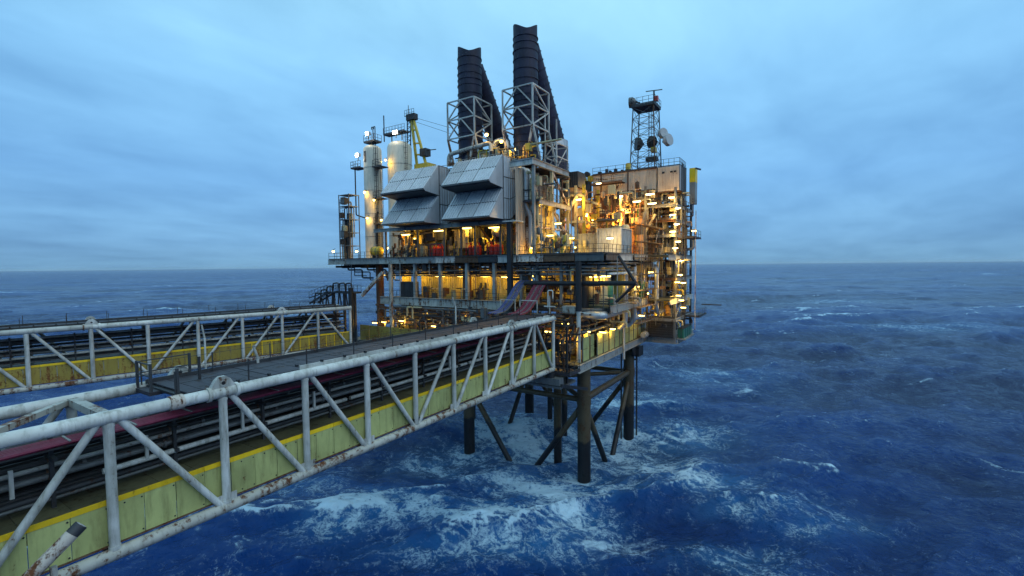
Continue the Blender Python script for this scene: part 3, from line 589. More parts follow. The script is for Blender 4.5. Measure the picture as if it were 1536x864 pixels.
# ------------------------------------------------------------------ link bridges
BZ = 14.7
def bridge(label, loc, rz, pitch, nb, pattern, pmat, tmat, deck_from, near):
    B = T('link_bridge', label, 'bridge', (loc[0], loc[1], BZ), rz)
    zt, zb, WD = 20.35 - BZ, 14.98 - BZ, 4.3; L = pitch * nb
    P = lambda b, name, mat, par=None, kind=None: b.part(name, mat, par or B, kind=kind, local=True)
    for x, nm in ((0, 0), (-WD, 1)):
        for k in range(0, nb, 2):      # chords in welded lengths
            y1, y0 = -k * pitch, -min(nb, k + 2) * pitch
            c = P(MB().cyl((x, y0, zt), (x, y1, zt), .26, n=20, caps=(k == 0)), 'top_chord', tmat)
            P(MB().cyl((x, y0 + .04, zt), (x, y0 + .16, zt), .272, n=20), 'weld_band', 'rusty_white', c)
            P(MB().cyl((x, y0, zb), (x, y1, zb), .25, n=18, caps=(k == 0)), 'bottom_chord', 'rusty_white')
        P(MB().cyl((x, 0, zt), (x, .12, zt), .31, n=20), 'chord_end_plate', tmat)
        for k in range(nb + 1):
            P(MB().cyl((x, -k * pitch, zb), (x, -k * pitch, zt), .175, n=16).cyl((x, -k * pitch, zt - .36), (x, -k * pitch, zt - .24), .197, n=16).cyl((x, -k * pitch, zb + .2), (x, -k * pitch, zb + .34), .197, n=16), 'vertical', tmat)
            if k < nb:
                up_near = pattern[k]      # True: top end nearer the platform
                ya, yb = (-k * pitch, -(k + 1) * pitch) if up_near else (-(k + 1) * pitch, -k * pitch)
                s = .3 if up_near else -.3
                P(MB().cyl((x, ya - s, zt - .1), (x, yb + s * .7, zb + .1), .14, n=14), 'diagonal', tmat)
                if near and x == 0: P(MB().box(-.03, .03, yb - .45, yb + .45, zb - .05, zb + .6), 'gusset', tmat)
    for k in range(nb + 1):
        y = -k * pitch
        P(MB().cyl((-WD, y, zb), (0, y, zb), .17, n=10), 'cross_member', 'rust')
        if y < deck_from + 1: P(MB().bar((-WD, y, zt), (0, y, zt), .34, .30), 'top_cross_member', 'rusty_white')
        if y < deck_from + 1 and k < nb: P(MB().bar((-WD, y, zt), (0, y - pitch, zt), .26, .22) if k % 2 else MB().bar((0, y, zt), (-WD, y - pitch, zt), .26, .22), 'top_diagonal', 'rusty_white')
    # walkway floor plates and wind wall panels on the outer side
    fl = MB().box(-4.0, -.37, -1.385, 0, 0, .05).mesh('floor_plate', 'floor'); n = int(L / 1.4)
    for i in range(n): inst('floor_plate', fl, B, (0, -i * 1.4 - .02, 2.06 + (i % 2) * .004 + R.uniform(0, .006)))
    pw = 1.12; ph = 1.58; wz = .62; pan = MB().box(-.235, -.19, .012, pw - .012, 0, ph).mesh('wall_panel', pmat); st = MB().box(-.24, -.17, .0, pw * 3 - .02, 0, .2).mesh('top_stripe', 'stripe')
    n = int(L / pw)
    for i in range(n): inst('wall_panel', pan, B, (R.uniform(-.008, .008), -(i + 1) * pw, wz), (0, R.uniform(-.008, .008), R.uniform(-.010, .010)))
    for i in range(n // 3): inst('top_stripe', st, B, (0, -(i + 1) * pw * 3, wz + ph + .006))
    P(MB().box(-.30, -.15, -L, 0, wz - .07, wz - .004), 'wall_base_angle', 'rust'); P(MB().box(-.36, -.25, -L, 0, wz + ph - .1, wz + ph + .12), 'wall_cap', 'pale')
    b = MB()
    for i in range(int(L / .56)):
        y = -i * .56 - .08
        for z in (wz + .12, wz + ph - .12):
            if (i % 2 == 0) or R.random() < .5: b.cyl((-.19, y, z), (-.165, y, z), .034, n=6)
    P(b, 'panel_bolts', 'black', None, 'stuff')
    if not near:
        for i in range(int(13 / 1.12)): P(MB().box(-.17, -.13, -(i + 1) * 1.12 - .05, -(i + 1) * 1.12 + .05, .66, wz + ph), 'panel_stiffener', 'stripe')
    # inner kerb pipe, pipe rack, cable tray
    ks = max(1, int(L / 12.3))
    for i in range(ks): P(MB().cyl((-2.0, -i * 12.3 - 12.0, 2.94), (-2.0, -i * 12.3, 2.94), .12, n=10), 'inner_rail', 'white')
    for k in range(nb + 1): y = -k * pitch - 1.2; P(MB().bar((-2.0, y, .6), (-2.0, y, 5.0), .13), 'rack_post', 'dark'); P(MB().bar((-4.1, y, 3.0), (-1.7, y, 3.0), .14), 'rack_bearer', 'dark'); P(MB().bar((-4.1, y, 4.1), (-1.5, y, 4.1), .14), 'rack_bearer', 'dark')
    rows = ((-2.3, 3.28, .13, 'grey'), (-2.75, 3.3, .16, 'dark'), (-3.3, 3.34, .2, 'black'), (-3.85, 3.3, .16, 'grey'), (-2.2, 3.72, .09, 'pale'), (-2.55, 3.8, .12, 'dark'), (-2.35, 4.32, .15, 'dark'), (-2.9, 4.36, .18, 'black'), (-3.5, 4.36, .19, 'dark'), (-3.9, 4.3, .1, 'grey'), (-2.6, 2.0, .16, 'dark'), (-3.1, 2.0, .2, 'black'), (-3.7, 2.0, .18, 'dark'), (-2.35, 1.2, .14, 'black'), (-3.3, 1.1, .22, 'dark'), (-2.05, 2.45, .07, 'grey'), (-2.05, 1.75, .07, 'dark'))
    rows = [q for q in rows if q[1] > 2.3] + [(-3.95 + .1 * (i % 2), 2.45 + .27 * i, .12, ('black', 'dark', 'dark')[i % 3]) for i in range(9)] + [(-2.45 - .4 * i, 2.5 + .02 * i, .14, ('dark', 'black')[i % 2]) for i in range(4)]
    for x, z, r, mt in (rows if near else [q for q in rows if q[1] > 1.5][::2] + [(-2.3, 4.75, .12, 'pale')]): P(MB().cyl((x, -L, z), (x, 0, z), r, n=10), 'pipeline', mt)
    fg = MB().cyl((0, -.06, 0), (0, .06, 0), 1., n=12).mesh('pipe_flange', 'grey'); cp = MB().cyl((0, -.03, 0), (0, .03, 0), 1., n=10).mesh('pipe_clamp', 'rust')
    for j, (x, z, r, mt) in enumerate(rows[:10] if near else rows[:4]):
        for q in range(int(L / 8.2)): o = inst('pipe_flange', fg, B, (x, -q * 8.2 - 1.5 - (j * 2.7 % 7), z), (0, 0, 0), (r * 1.5, 1, r * 1.5))
        for q in range(nb): inst('pipe_clamp', cp, B, (x, -q * pitch - 1.2, z), (0, 0, 0), (r * 1.18, 1, r * 1.18))
    if near:
        P(MB().box(-1.95, -1.0, -L, 0, 4.62, 4.68), 'cable_tray', 'dark')
        for i in range(6): P(MB().tube([(-1.88 + i * .16, -L + j * L / 40, 4.75 + .012 * math.sin(j * 1.7 + i)) for j in range(41)], .072, 6), 'hose', 'maroon')
        clip = MB().box(-1.95, -1.0, 0, .07, 4.8, 4.845).mesh('hose_clip', 'pale')
        for i in range(int(L / 2.05)): inst('hose_clip', clip, B, (0, -i * 2.05 - .9, 0))
        wp = MB().bar((-1.92, 0, 2.95), (-1.92, 0, 4.0), .12).mesh('short_post', 'white')
        for i in range(int(L / 4.1)): inst('short_post', wp, B, (0, -i * 4.1 - 2.3, 0))
    # roof deck planks
    if deck_from < 0:
        m = int(-deck_from / .62); pk = MB().box(-WD + .35, -.28, .015, .605, 0, .06).mesh('deck_plank', 'grating')
        for i in range(m): inst('deck_plank', pk, B, (0, -(i + 1) * .62, zt + .16 + R.uniform(0, .02)), (0, 0, R.uniform(-.004, .004)))
        P(MB().box(-WD + .3, -.3, deck_from, 0, zt + .02, zt + .14), 'deck_bearer', 'black')
        kp = deck_from + (5.5 if near else 0)
        P(MB().box(-.32, -.22, kp, -.3, zt + .2, zt + .42), 'kick_plate', 'white' if near else 'dark'); P(MB().box(-WD + .22, -WD + .32, deck_from, -.3, zt + .2, zt + .4), 'kick_plate', 'dark')
        po = MB().bar((0, 0, 0), (0, 0, 1.05), .05).mesh('stanchion', 'dark'); lg = MB().box(-.09, .09, -.05, .05, 0, .12).mesh('clip_lug', 'black')
        for i in range(int(-deck_from / 3.1) + 1):
            for x in (-.38, -WD + .38): inst('stanchion', po, B, (x, -i * 3.1 - .4, zt + .2))
        for i in range(int(-deck_from / 1.5)): inst('clip_lug', lg, B, (-.2, -i * 1.5 - .5, zt + .42 if -i * 1.5 > kp else zt + .25))
        for x in (-.38, -WD + .38):
            for z in (.5, 1.0): P(MB().bar((x, deck_from, zt + .2 + z), (x, -.4, zt + .2 + z), .018), 'guard_wire', 'dark')
    # lifting lugs on the chords
    prof = [(-.62, -.15), (.62, -.15), (.58, .18), (.30, .62), (.12, .74), (-.12, .74), (-.30, .62), (-.58, .18)]
    for x in (0, -WD):
        for y in ((-32.8, -4.1 * 2) if near else (-8.86, -26.5)):
            lu = P(MB().prism([(y + a, zt + c) for a, c in prof], x - .12, x + .12), 'lifting_lug', 'white')
            P(MB().cyl((x - .14, y, zt + .44), (x + .14, y, zt + .44), .16, n=14), 'lug_boss', 'white', lu); P(MB().cyl((x - .15, y, zt + .44), (x + .15, y, zt + .44), .085, n=14), 'lug_hole', 'black', lu)
            P(MB().cyl((x, y - .66, zt), (x, y - .52, zt), .33, n=20), 'collar', 'rusty_white', lu); P(MB().cyl((x, y + .52, zt), (x, y + .66, zt), .33, n=20), 'collar', 'white', lu)
    return B
NB = bridge('white tubular truss bridge with olive wind-wall panels reaching from the left foreground to the platform', (0, -8.0), 0, 4.1, 12,
            [False, True, True, True, True, False, False, False, False, True, False, True], 'panel', 'white', -34.3, True)
# end of the roof deck over the near bridge: open frame posts and the platform stub
for (x, y) in ((-4.1, -34.6), (-2.6, -34.6), (-4.1, -32.4), (-.4, -34.4), (-2.6, -32.6)): MB().bar((x, y, 5.7), (x, y, 7.0), .1).part('guard_post', 'dark', NB, local=True)
for z in (6.4, 6.95): MB().bar((-4.1, -34.6, z), (-2.6, -34.6, z), .05).part('guard_bar', 'dark', NB, local=True); MB().bar((-4.1, -34.6, z), (-4.1, -32.4, z), .05).part('guard_bar', 'dark', NB, local=True)
MB().box(-4.2, -2.5, -34.7, -32.3, 5.55, 5.72).part('end_platform', 'grating', NB, local=True)
for x, y in ((-4.3, -34.2), (0, -34.9)): MB().cyl((x, y, 5.65), (x, y + .5, 5.65), .31, n=18).part('chafing_band', 'cream_rust', NB, local=True)
LB = bridge('far white truss bridge with rusty ochre wall panels, behind the nearer bridge', (-30.8, -9.6), -math.atan2(.241, .970), 4.43, 10,
            [False, True, True, True, True, False, False, False, False, True], 'panel_far', 'white', -40, False)
# black stair cage where the far bridge meets the platform
SG = T('landing_stair', 'black caged landing stair at the end of the far bridge', 'stair', (-40, -6, 20.3))
for i in range(6):
    x = -43.6 + i * 1.5; z = 20.4 + min(i, 3) * .55
    MB().elbow([(x, -6.4, 20.2), (x + .4, -6.4, z + 1.5), (x + 1.6, -6.4, z + 1.6), (x + 2.2, -6.4, 20.3)], .11, 8).part('cage_hoop', 'black', SG)
for i in range(9): MB().box(-43.9 + i * .5, -43.5 + i * .5, -6.9, -5.6, 20.4 + i * .2, 20.46 + i * .2).part('tread', 'black', SG)
for y in (-6.95, -5.5): MB().bar((-44, y, 20.3), (-39.3, y, 22.2), .1, .3).part('stringer', 'black', SG)
MB().box(-39.5, -33.5, -7, -5.4, 22.1, 22.25).part('landing', 'black', SG); rail(SG, [(-44, -7, 21.1), (-39.4, -7, 22.2), (-33.5, -7, 22.2)], step=.8, mat='black'); rail(SG, [(-44, -5.4, 21.1), (-39.4, -5.4, 22.2), (-33.5, -5.4, 22.2)], step=.8, mat='black')
for x in (-38.9, -36.4, -34): MB().bar((x, -6.2, 14.6), (x, -6.2, 22.1), .3).part('post', 'black', SG)
# bent white lamp posts and the cut pipe in the foreground
def bent_post(x, y0, y1, Yp, label):
    p0 = pY(x, y1, Yp); p1 = pY(x, y0, Yp); h = p1.z - p0.z
    t = T('folding_post', label, 'post', p0, 0, 'folding posts beside the bridges')
    MB().cyl(p0, p0 + V((0, 0, h * .72)), .075, n=10).part('post_tube', 'white', t); MB().cyl(p0 + V((0, 0, h * .71)), p0 + V((-.42, 0, h)), .07, n=10).part('bent_top', 'pale', t); MB().box(p0.x - .16, p0.x + .16, p0.y - .16, p0.y + .16, p0.z - .02, p0.z + .06).part('base_plate', 'dark', t)
bent_post(388, 520, 577, -37.0, 'white folding post standing on the roof edge of the nearer bridge beside its lug')
bent_post(309, 488, 556, -33.2, 'white folding post on the far edge of the nearer bridge roof, leftmost of three')
bent_post(684, 446, 494, -14.5, 'bent white post near the platform end of the nearer bridge roof')
ct = T('cut_pipe', 'white pipe stub with rusty cut end rising from the bottom left corner', 'pipe', pX(20, 880, 2.4))
a, c = pX(30, 880, 2.4), pX(122, 787, 2.4); d = (c - a).normalized()
MB().cyl(a - d * 4, c - d * .30, .20, n=20).part('pipe_body', 'cream_rust', ct); MB().cyl(c - d * .31, c, .203, n=20).part('rusty_end', 'dark', ct); MB().cyl(c - d * .02, c + d * .012, .15, n=18).part('end_cap', 'dish', ct)
MB().bar(pX(80, 850, 2.35), pX(80, 850, 2.35) + V((0, 0, -3)), .16).part('support_leg', 'rusty_white', ct)

# ------------------------------------------------------------------ air intake hoods
def hood(x0, x1, label, ytop):
    H = T('intake_hood', label, 'air intake', ((x0 + x1) / 2, -1, 31.8), 0, 'twin air intake hoods')
    body = [(-2.95, 31.84), (-.75, 31.84), (1.75, 34.8), (1.75, 38.6), (.8, 39.2), (-1.1, 39.72), (-2.95, 39.72)]
    MB().prism(body, x0 + .03, x1 - .03).part('body', 'grey', H)
    up_ = [(-2.96, 39.75), (-6.0, 36.25), (-5.7, 35.98), (-2.96, 35.7)]; lo_ = [(-2.96, 35.69), (-6.0, 31.98), (-5.8, 31.84), (-2.96, 31.83)]
    for q, nm in ((up_, 'upper_scoop'), (lo_, 'lower_scoop')):
        sc = MB().prism(q[::1], x0 + .04, x1 - .04).part(nm, 'dark', H)
        (ya, za), (yb, zb_) = q[0], q[1]
        for i in range(3):                # sloping ribbed sheets, three across and two down
            a, c = x0 + (x1 - x0) * i / 3 + .05, x0 + (x1 - x0) * (i + 1) / 3 - .05
            for r in range(2):
                f0, f1 = (1, .515) if r == 0 else (.485, 0)
                L_ = lambda f: (ya + (yb - ya) * f, za + (zb_ - za) * f)
                (y0, z0), (y1, z1) = L_(f0), L_(f1)
                MB().corr((a, y0 - .02, z0 + .02), (c, y0 - .02, z0 + .02), (c, y1 - .02, z1 + .02), (a, y1 - .02, z1 + .02), 6, .085, .03).part('ribbed_sheet', 'hood', sc)
        # cheek plates
        for xx, s in ((x1 - .02, 1), (x0 + .02, -1)):
            pr = [(y, z) for y, z in q]; MB().prism(pr, min(xx, xx + s * .05), max(xx, xx + s * .05)).part('cheek_plate', 'hood', sc)
        MB().box(x0, x1, q[1][0] - .08, q[1][0] + .06, q[1][1] - .14, q[1][1] + .04).part('drip_lip', 'grey', sc)
    # side cladding in sheets
    cols = [(-2.95, -1.4), (-1.38, .2), (.22, 1.75)]; top = lambda y: 39.72 if y < -1.1 else 39.72 - (y + 1.1) * .274 if y < .8 else 39.2 - (y - .8) * .63; bot = lambda y: 31.86 if y < -.75 else 31.86 + (y + .75) * 1.18
    for xx, s in ((x1, 1), (x0, -1)):
        for (ya, yb) in cols:
            zs0, zs1 = (bot(ya), bot(yb)), (top(ya), top(yb))
            for r in range(3):
                f = lambda k, t: zs0[k] + (zs1[k] - zs0[k]) * t
                t0, t1 = r / 3 + .008, (r + 1) / 3 - .008; o = s * .05
                q = [(xx + o * .3, ya + .01, f(0, t0)), (xx + o * .3, yb - .01, f(1, t0)), (xx + o * .3, yb - .01, f(1, t1)), (xx + o * .3, ya + .01, f(0, t1))]
                if s < 0: q = [q[1], q[0], q[3], q[2]]
                MB().corr(*q, 3, .06, .03).part('side_sheet', 'hood', H)
        MB().box(min(xx, xx + s * .09), max(xx, xx + s * .09), -3.03, -2.93, 31.84, 39.74).part('corner_trim', 'grey', H)
    MB().box(x0, x1, -2.9, -1.1, 39.73, 39.8).part('roof_sheet', 'hood', H)
    rail(H, [(x0, .2, 39.4), (x1, .2, 39.4)], step=1.2)
    return H
hood(-17.0, -9.5, 'right one of two grey ribbed intake hoods, taller in view, under the exhaust stacks', 0)
hood(-28.2, -20.0, 'left one of two grey ribbed intake hoods, beside the white process columns', 0)

# ------------------------------------------------------------------ exhaust stacks and their white frames
def stack(cx_, cy_0, ztop, label, r=1.66):
    t = T('exhaust_stack', label, 'stack', (cx_, cy_0, 39.4), 0, 'twin exhaust stacks')
    n = 32; b = MB(); b.sm = True; zs = list(np.linspace(39.5, ztop, 20)); vs = []
    for i, z in enumerate(zs):
        for k in range(n):
            a = k * 2 * math.pi / n; rr_ = r * (1 + .06 * (ztop - z) / (ztop - 39.5)) * (1 + R.uniform(-.012, .012))
            dz = (1.0 * abs(math.cos(a - .65)) ** 1.6 - .5 if i == len(zs) - 1 else 0); vs.append((cx_ + rr_ * math.cos(a), cy_0 + rr_ * math.sin(a), z + dz))
    b.add(vs, [(i * n + k, i * n + (k + 1) % n, (i + 1) * n + (k + 1) % n, (i + 1) * n + k) for i in range(len(zs) - 1) for k in range(n)])
    vs2 = [(cx_ + (x - cx_) * .94, cy_0 + (y - cy_0) * .94, z) for x, y, z in vs[-n:]] + [(cx_ + r * .9 * math.cos(k * 2 * math.pi / n), cy_0 + r * .9 * math.sin(k * 2 * math.pi / n), ztop - 3) for k in range(n)]
    o = len(b.v) - n; b.v += vs2; o2 = o + n
    b.f += [(o + k, o + (k + 1) % n, o2 + (k + 1) % n, o2 + k) for k in range(n)] + [(o2 + k, o2 + (k + 1) % n, o2 + n + (k + 1) % n, o2 + n + k) for k in range(n)] + [tuple(o2 + n + k for k in range(n))]
    b.part('flue', 'stack', t)
    z = 40.5
    while z < ztop - .6:
        rr_ = r * (1 + .06 * (ztop - z) / (ztop - 39.5)); MB().lathe([(rr_, -.08), (rr_ + .085, -.05), (rr_ + .085, .05), (rr_, .08)], (cx_ + R.uniform(-.03, .03), cy_0, z), 32).part('stiffening_ring', 'stack', t); z += R.uniform(.75, 1.3)
    # raking duct that climbs from behind and joins the flue below its mouth
    a, c = V((cx_ + .25, cy_0 + 7.9, 43.4)), V((cx_, cy_0 + 1.2, ztop - 1.6)); d = (c - a).normalized(); L_ = (c - a).length
    MB().cyl(a, c, 1.75, 1.2, 24).part('raking_duct', 'stack', t)
    k = .7
    while k < L_ - .6: rr_ = 1.75 - .55 * k / L_; MB().cyl(a + d * (k - .09), a + d * (k + .09), rr_ + .09, n=24).part('stiffening_ring', 'stack', t); k += R.uniform(.8, 1.35)
    MB().cyl(a + V((0, 0, -4)), a + V((0, 0, .4)), 1.9, 1.75, 24).part('duct_base', 'stack', t); MB().cyl(a + V((0, 0, .1)), a + V((0, 0, 1.0)), 2.0, n=24).part('expansion_joint', 'pipe', t)
    return t
stack(-18.25, 2.0, 56.3, 'left black ribbed exhaust stack, the shorter in view')
stack(-9.75, 3.2, 57.5, 'right black ribbed exhaust stack, the taller in view', 1.62)
def frame(x0, x1, y0, y1, z0, z1, label, zf=39.6):
    t = T('stack_support_tower', label, 'support tower', ((x0 + x1) / 2, (y0 + y1) / 2, zf), 0, 'white frames bracing the exhaust stacks')
    zm = (z0 + z1) / 2; cs = [(x0, y0), (x1, y0), (x1, y1), (x0, y1)]
    for (x, y) in cs: MB().bar((x, y, z0), (x, y, z1), .18).part('post', 'white', t)
    for (a, c) in zip(cs, cs[1:] + cs[:1]):
        for z in (z0, zm, z1): MB().bar((*a, z), (*c, z), .155).part('ring_bar', 'white', t)
        mid_ = ((a[0] + c[0]) / 2, (a[1] + c[1]) / 2)
        for q in (a, c):
            if a[1] == c[1]: MB().bar((*q, zm + .05), (*mid_, z1 - .05) if q == a else (q[0] - .0, q[1], zm), .15).part('diagonal', 'white', t) if q == a else MB().bar((*mid_, z1 - .05), (*c, zm + .05), .15).part('diagonal', 'white', t)
            else: MB().bar((*a, z1), (*c, zm), .15).part('diagonal', 'white', t) if q == a else MB().bar((*a, z0), (*c, zm), .15).part('diagonal', 'white', t)
        if a[1] == c[1]: MB().bar((*mid_, zm), (*a, z0), .15).part('diagonal', 'white', t); MB().bar((*mid_, zm), (*c, z0), .15).part('diagonal', 'white', t)
    for (x, y) in cs:
        sx = .5 if x == x0 else -.5; MB().bar((x, y, z0), (x + sx * 2.2, y, zf), .24).part('leg', 'cream_rust', t)
        MB().bar((x, y, z0), (x + (.9 if x == x0 else .9), y + .4, zf), .22).part('leg', 'white', t)
frame(-20.6, -15.9, -.2, 3.9, 43.9, 49.0, 'white square lattice frame round the left exhaust stack')
frame(-12.0, -7.4, .9, 5.3, 44.1, 49.3, 'white square lattice frame round the right exhaust stack')
t = T('access_tower', 'slim white braced frame standing at the right foot of the taller exhaust stack', 'steel frame', (-7.4, 7, ZU + .1))
a = [(-7.6, 4.6), (-5.9, 4.6), (-5.9, 8), (-7.6, 8)]
for (x, y) in a: MB().bar((x, y, ZU + .1), (x, y, 46.6 if x < -7 else 42.6), .16).part('post', 'white', t)
for z in (40.6, 42.4):
    for q, c in zip(a, a[1:] + a[:1]): MB().bar((*q, z), (*c, z), .13).part('ring_bar', 'white', t)
MB().bar((-7.6, 4.6, 40.6), (-5.9, 4.6, 42.4), .11).part('diagonal', 'white', t); MB().bar((-5.9, 4.6, ZU + .2), (-5.9, 8, 42.4), .11).part('diagonal', 'white', t); MB().bar((-7.6, 4.6, ZU + .2), (-5.9, 4.6, 40.6), .11).part('diagonal', 'white', t)
# pipework between the stack feet
t = T('exhaust_pipework', 'yellow-lit bent pipes and valves between the feet of the exhaust stacks', 'pipework', (-14, 1, ZU + .1))
for pts, r, mt in (([(-20.5, -.2, 40.2), (-20.5, -.2, 41.8), (-13.2, -.2, 42.4), (-13.2, -.2, 40)], .3, 'rusty_white'), ([(-13.6, 1.2, 39.8), (-13.6, 1.2, 42.9), (-11.6, 1.2, 42.9), (-11.6, 1.2, 40)], .36, 'pipe'), ([(-15.6, .2, 40), (-15.6, .2, 41.4), (-14, .2, 41.4), (-14, .2, 40)], .18, 'cream'), ([(-8.4, .3, 40), (-8.4, .3, 41.4), (-3, .3, 41.4)], .13, 'cream'), ([(-18, -.6, 40.1), (-10, -.6, 40.3)], .12, 'rust'), ([(-14.8, 2.2, 40), (-14.8, 2.2, 43.2), (-12.6, 3, 43.2)], .22, 'rust')):
    MB().elbow(pts, r, 12).part('pipe', mt, t)
for i in range(9): x = -19.5 + i * 1.35; MB().box(x - .2, x + .2, -.9, -.4, 40.0, 40.5 + .3 * (i % 3)).part('valve_box', ('rust', 'cream', 'dark')[i % 3], t)
rail(t, [(-20, -1.2, ZU + .7), (-8.3, -1.2, ZU + .7)], mat='cream_rust')

# ------------------------------------------------------------------ process columns on the left
def column(c, r, z0, z1, name, label, mat='cream'):
    t = T(name, label, 'vessel', (c[0], c[1], z0)); h = z1 - z0
    MB().lathe([(r * 1.12, 0), (r * 1.12, .25), (r, .3), (r, h - r * .55), (r * .93, h - r * .32), (r * .72, h - r * .12), (r * .4, h - .02), (.02, h)], (c[0], c[1], z0), 32).part('shell', mat, t)
    for k in range(1, 5): MB().lathe([(r, -.05), (r + .04, -.04), (r + .04, .04), (r, .05)], (c[0], c[1], z0 + h * k / 5), 32).part('weld_band', 'rusty_white', t)
    return t
c1 = column((-40.0, 3.0), 1.5, Z2, 46.6, 'process_column', 'slim white process column with side platforms at the left end', 'ivory'); c2 = column((-38.9, 8.2), 2.15, Z2, 48.2, 'storage_vessel', 'wide cream pressure vessel behind the slim white process column', 'ivory')
for z, x0, x1 in ((43.0, -44.0, -41.5), (42.6, -38.5, -36.4), (37.4, -38.5, -36.6), (33.2, -38.5, -36.6)):
    MB().box(x0, x1, 1.6, 3.2, z - .12, z).part('side_platform', 'dark', c1); rail(c1, [(x0, 1.65, z), (x1, 1.65, z)], step=.7); rail(c1, [(x0, 3.1, z), (x0, 1.65, z)], step=.7)
ladder(c1, (-38.1, 2.2, Z2), 18.6, (1, 0, 0), 'dark'); ladder(c1, (-37.2, 2.4, Z2), 15.2, (1, 0, 0), 'cream_rust', False)
MB().box(-41.2, -38.6, 2.2, 3.8, 47.0, 47.15).part('top_platform', 'dark', c1); rail(c1, [(-41.2, 2.2, 47.15), (-38.6, 2.2, 47.15), (-38.6, 3.8, 47.15)], step=.7)
for x in (-39.5, -39.0): MB().elbow([(x, 2.8, 46.3), (x, 2.8, 49.6), (x - .35, 2.8, 49.6), (x - .35, 2.8, 49.2)], .08, 8).part('vent_pipe', 'dark', c1)
MB().elbow([(-38.2, 2.0, Z2 + .2), (-38.2, 2.0, 34.6), (-38.4, 2.4, 35.2)], .2, 10).part('downcomer', 'black', c1); MB().box(-40.3, -39.9, 1.46, 1.52, 43.6, 45.4).part('name_plate', 'dark', c1); MB().elbow([(-43.2, 1.9, 43), (-43.2, 1.9, 35), (-41.4, 2.4, 34.4)], .11, 8).part('drain_pipe', 'dark', c1)
MB().box(-41.2, -36.0, 6.6, 8, 49.3, 49.45).part('top_platform', 'dark', c2); rail(c2, [(-41.2, 6.6, 49.45), (-36, 6.6, 49.45)], step=.8); MB().bar((-41.1, 6.7, 48.2), (-41.1, 6.7, 52.8), .14).part('vent_post', 'dark', c2); MB().bar((-37, 7, 48), (-37, 7, 49.3), .14).part('platform_leg', 'dark', c2); MB().bar((-39.5, 7, 48), (-39.5, 7, 49.3), .14).part('platform_leg', 'dark', c2)
ladder(c2, (-36.3, 7.3, Z2), 22, (1, 0, 0), 'dark'); 
LT = T('pipe_tower', 'slender scaffold of pipes and ladders at the left end of the main deck', 'pipe tower', (-42.5, 0, Z2))
for (x, y) in ((-44.2, -.8), (-41.6, -.8), (-44.2, 1.2), (-41.6, 1.2)): MB().bar((x, y, Z2), (x, y, 38.2), .12).part('post', 'grey', LT)
for z in (29.6, 31.8, 34.0, 36.2, 38.1):
    for a, c in (((-44.2, -.8), (-41.6, -.8)), ((-41.6, -.8), (-41.6, 1.2)), ((-44.2, -.8), (-44.2, 1.2))): MB().bar((*a, z), (*c, z), .1).part('ring_bar', 'pale', LT)
    MB().box(-44.1, -41.7, -.6, 1.1, z - .06, z).part('grating_floor', 'grating', LT)
for i in range(9): x = -44 + (i * .83 % 2.4); MB().elbow([(x, -.5 + .2 * (i % 5), Z2 + .1), (x, -.5 + .2 * (i % 5), 33 + i % 5), (x + .6, -.5 + .2 * (i % 5), 33 + i % 5), (x + .6, -.5 + .2 * (i % 5), 31)], (.08, .14, .1)[i % 3], 8).part('pipe', ('pale', 'dark', 'cream', 'grey')[i % 4], LT)
for i in range(4): MB().lathe([(.05, 0), (.42, .06), (.42, .9), (.05, 1.0)], (-43.4 + .8 * (i % 2), -.9, 29.8 + 2.2 * i), 14).part('filter_pot', ('dark', 'cream', 'dark', 'pale')[i], LT)
ladder(LT, (-42.9, -1.0, Z2), 10, (1, 0, 0), 'dark')
for (x, y, w, ofs, lb) in ((517, 302, 6, 32, 'upper of two black box floodlights on arms left of the pipe tower'), (517, 352, 6, 32, 'lower of two black box floodlights on the deck rail at the far left end')):
    p = pY(x, y, -1.6); f = T('box_floodlight', lb, 'floodlight', (p.x, p.y, p.z - .6), 0, 'unlit box floodlights at the left end')
    MB().prism([(-.45 + p.y, p.z - .5), (.35 + p.y, p.z - .38), (.35 + p.y, p.z + .5), (-.45 + p.y, p.z + .62)], p.x - .5, p.x + .5).part('housing', 'dark', f); MB().box(p.x - .44, p.x + .44, p.y - .49, p.y - .46, p.z - .4, p.z + .5).part('lens', 'grey', f)
    (MB().bar((p.x, p.y, p.z - .4), (p.x, p.y, Z2), .14) if y > 320 else MB().bar((p.x + .4, p.y, p.z), (-44.2, -.8, p.z), .12)).part('bracket', 'dark', f)
# yellow crane behind the left hood
CR = T('pedestal_crane', 'yellow crane A-frame with cable stays behind the left intake hood', 'crane', (-33.5, 9.5, 38.2))
q = lambda x, y, yy=9.5: pY(x, y, yy)
for (a, c) in (((617, 178), (626, 252)), ((620, 178), (640, 250))): MB().bar(q(*a), q(*c), .36, .36).part('boom_leg', 'yellow', CR)
for yy in (195, 215, 232): MB().bar(q(618 + (yy - 178) * .12, yy), q(620 + (yy - 178) * .28, yy), .25).part('cross_tie', 'yellow', CR)
hd = MB().box(q(612, 182).x, q(624, 182).x, 9, 10, q(612, 182).z, q(612, 173).z).part('head_block', 'dark', CR); rail(CR, [V((q(610, 180).x, 9, q(612, 176).z)), V((q(624, 180).x, 9, q(612, 176).z))], step=.6)
ms = MB()
for x in (611, 616):
    ms.bar(q(x, 180), q(x, 262), .14)
for i in range(12): ms.bar(q(611, 182 + i * 6.6), q(616, 185 + i * 6.6), .08); ms.bar(q(616, 182 + i * 6.6), q(611, 188 + i * 6.6), .07)
ms.part('lattice_mast', 'dark', CR); MB().bar(q(612.5, 174), q(612.5, 158), .09).part('aerial', 'pale', CR)
for dy in (0, 6): MB().cyl(q(621, 176 + dy), pY(676, 192 + dy * 1.4, 12), .03, n=5).part('stay_cable', 'dark', CR)
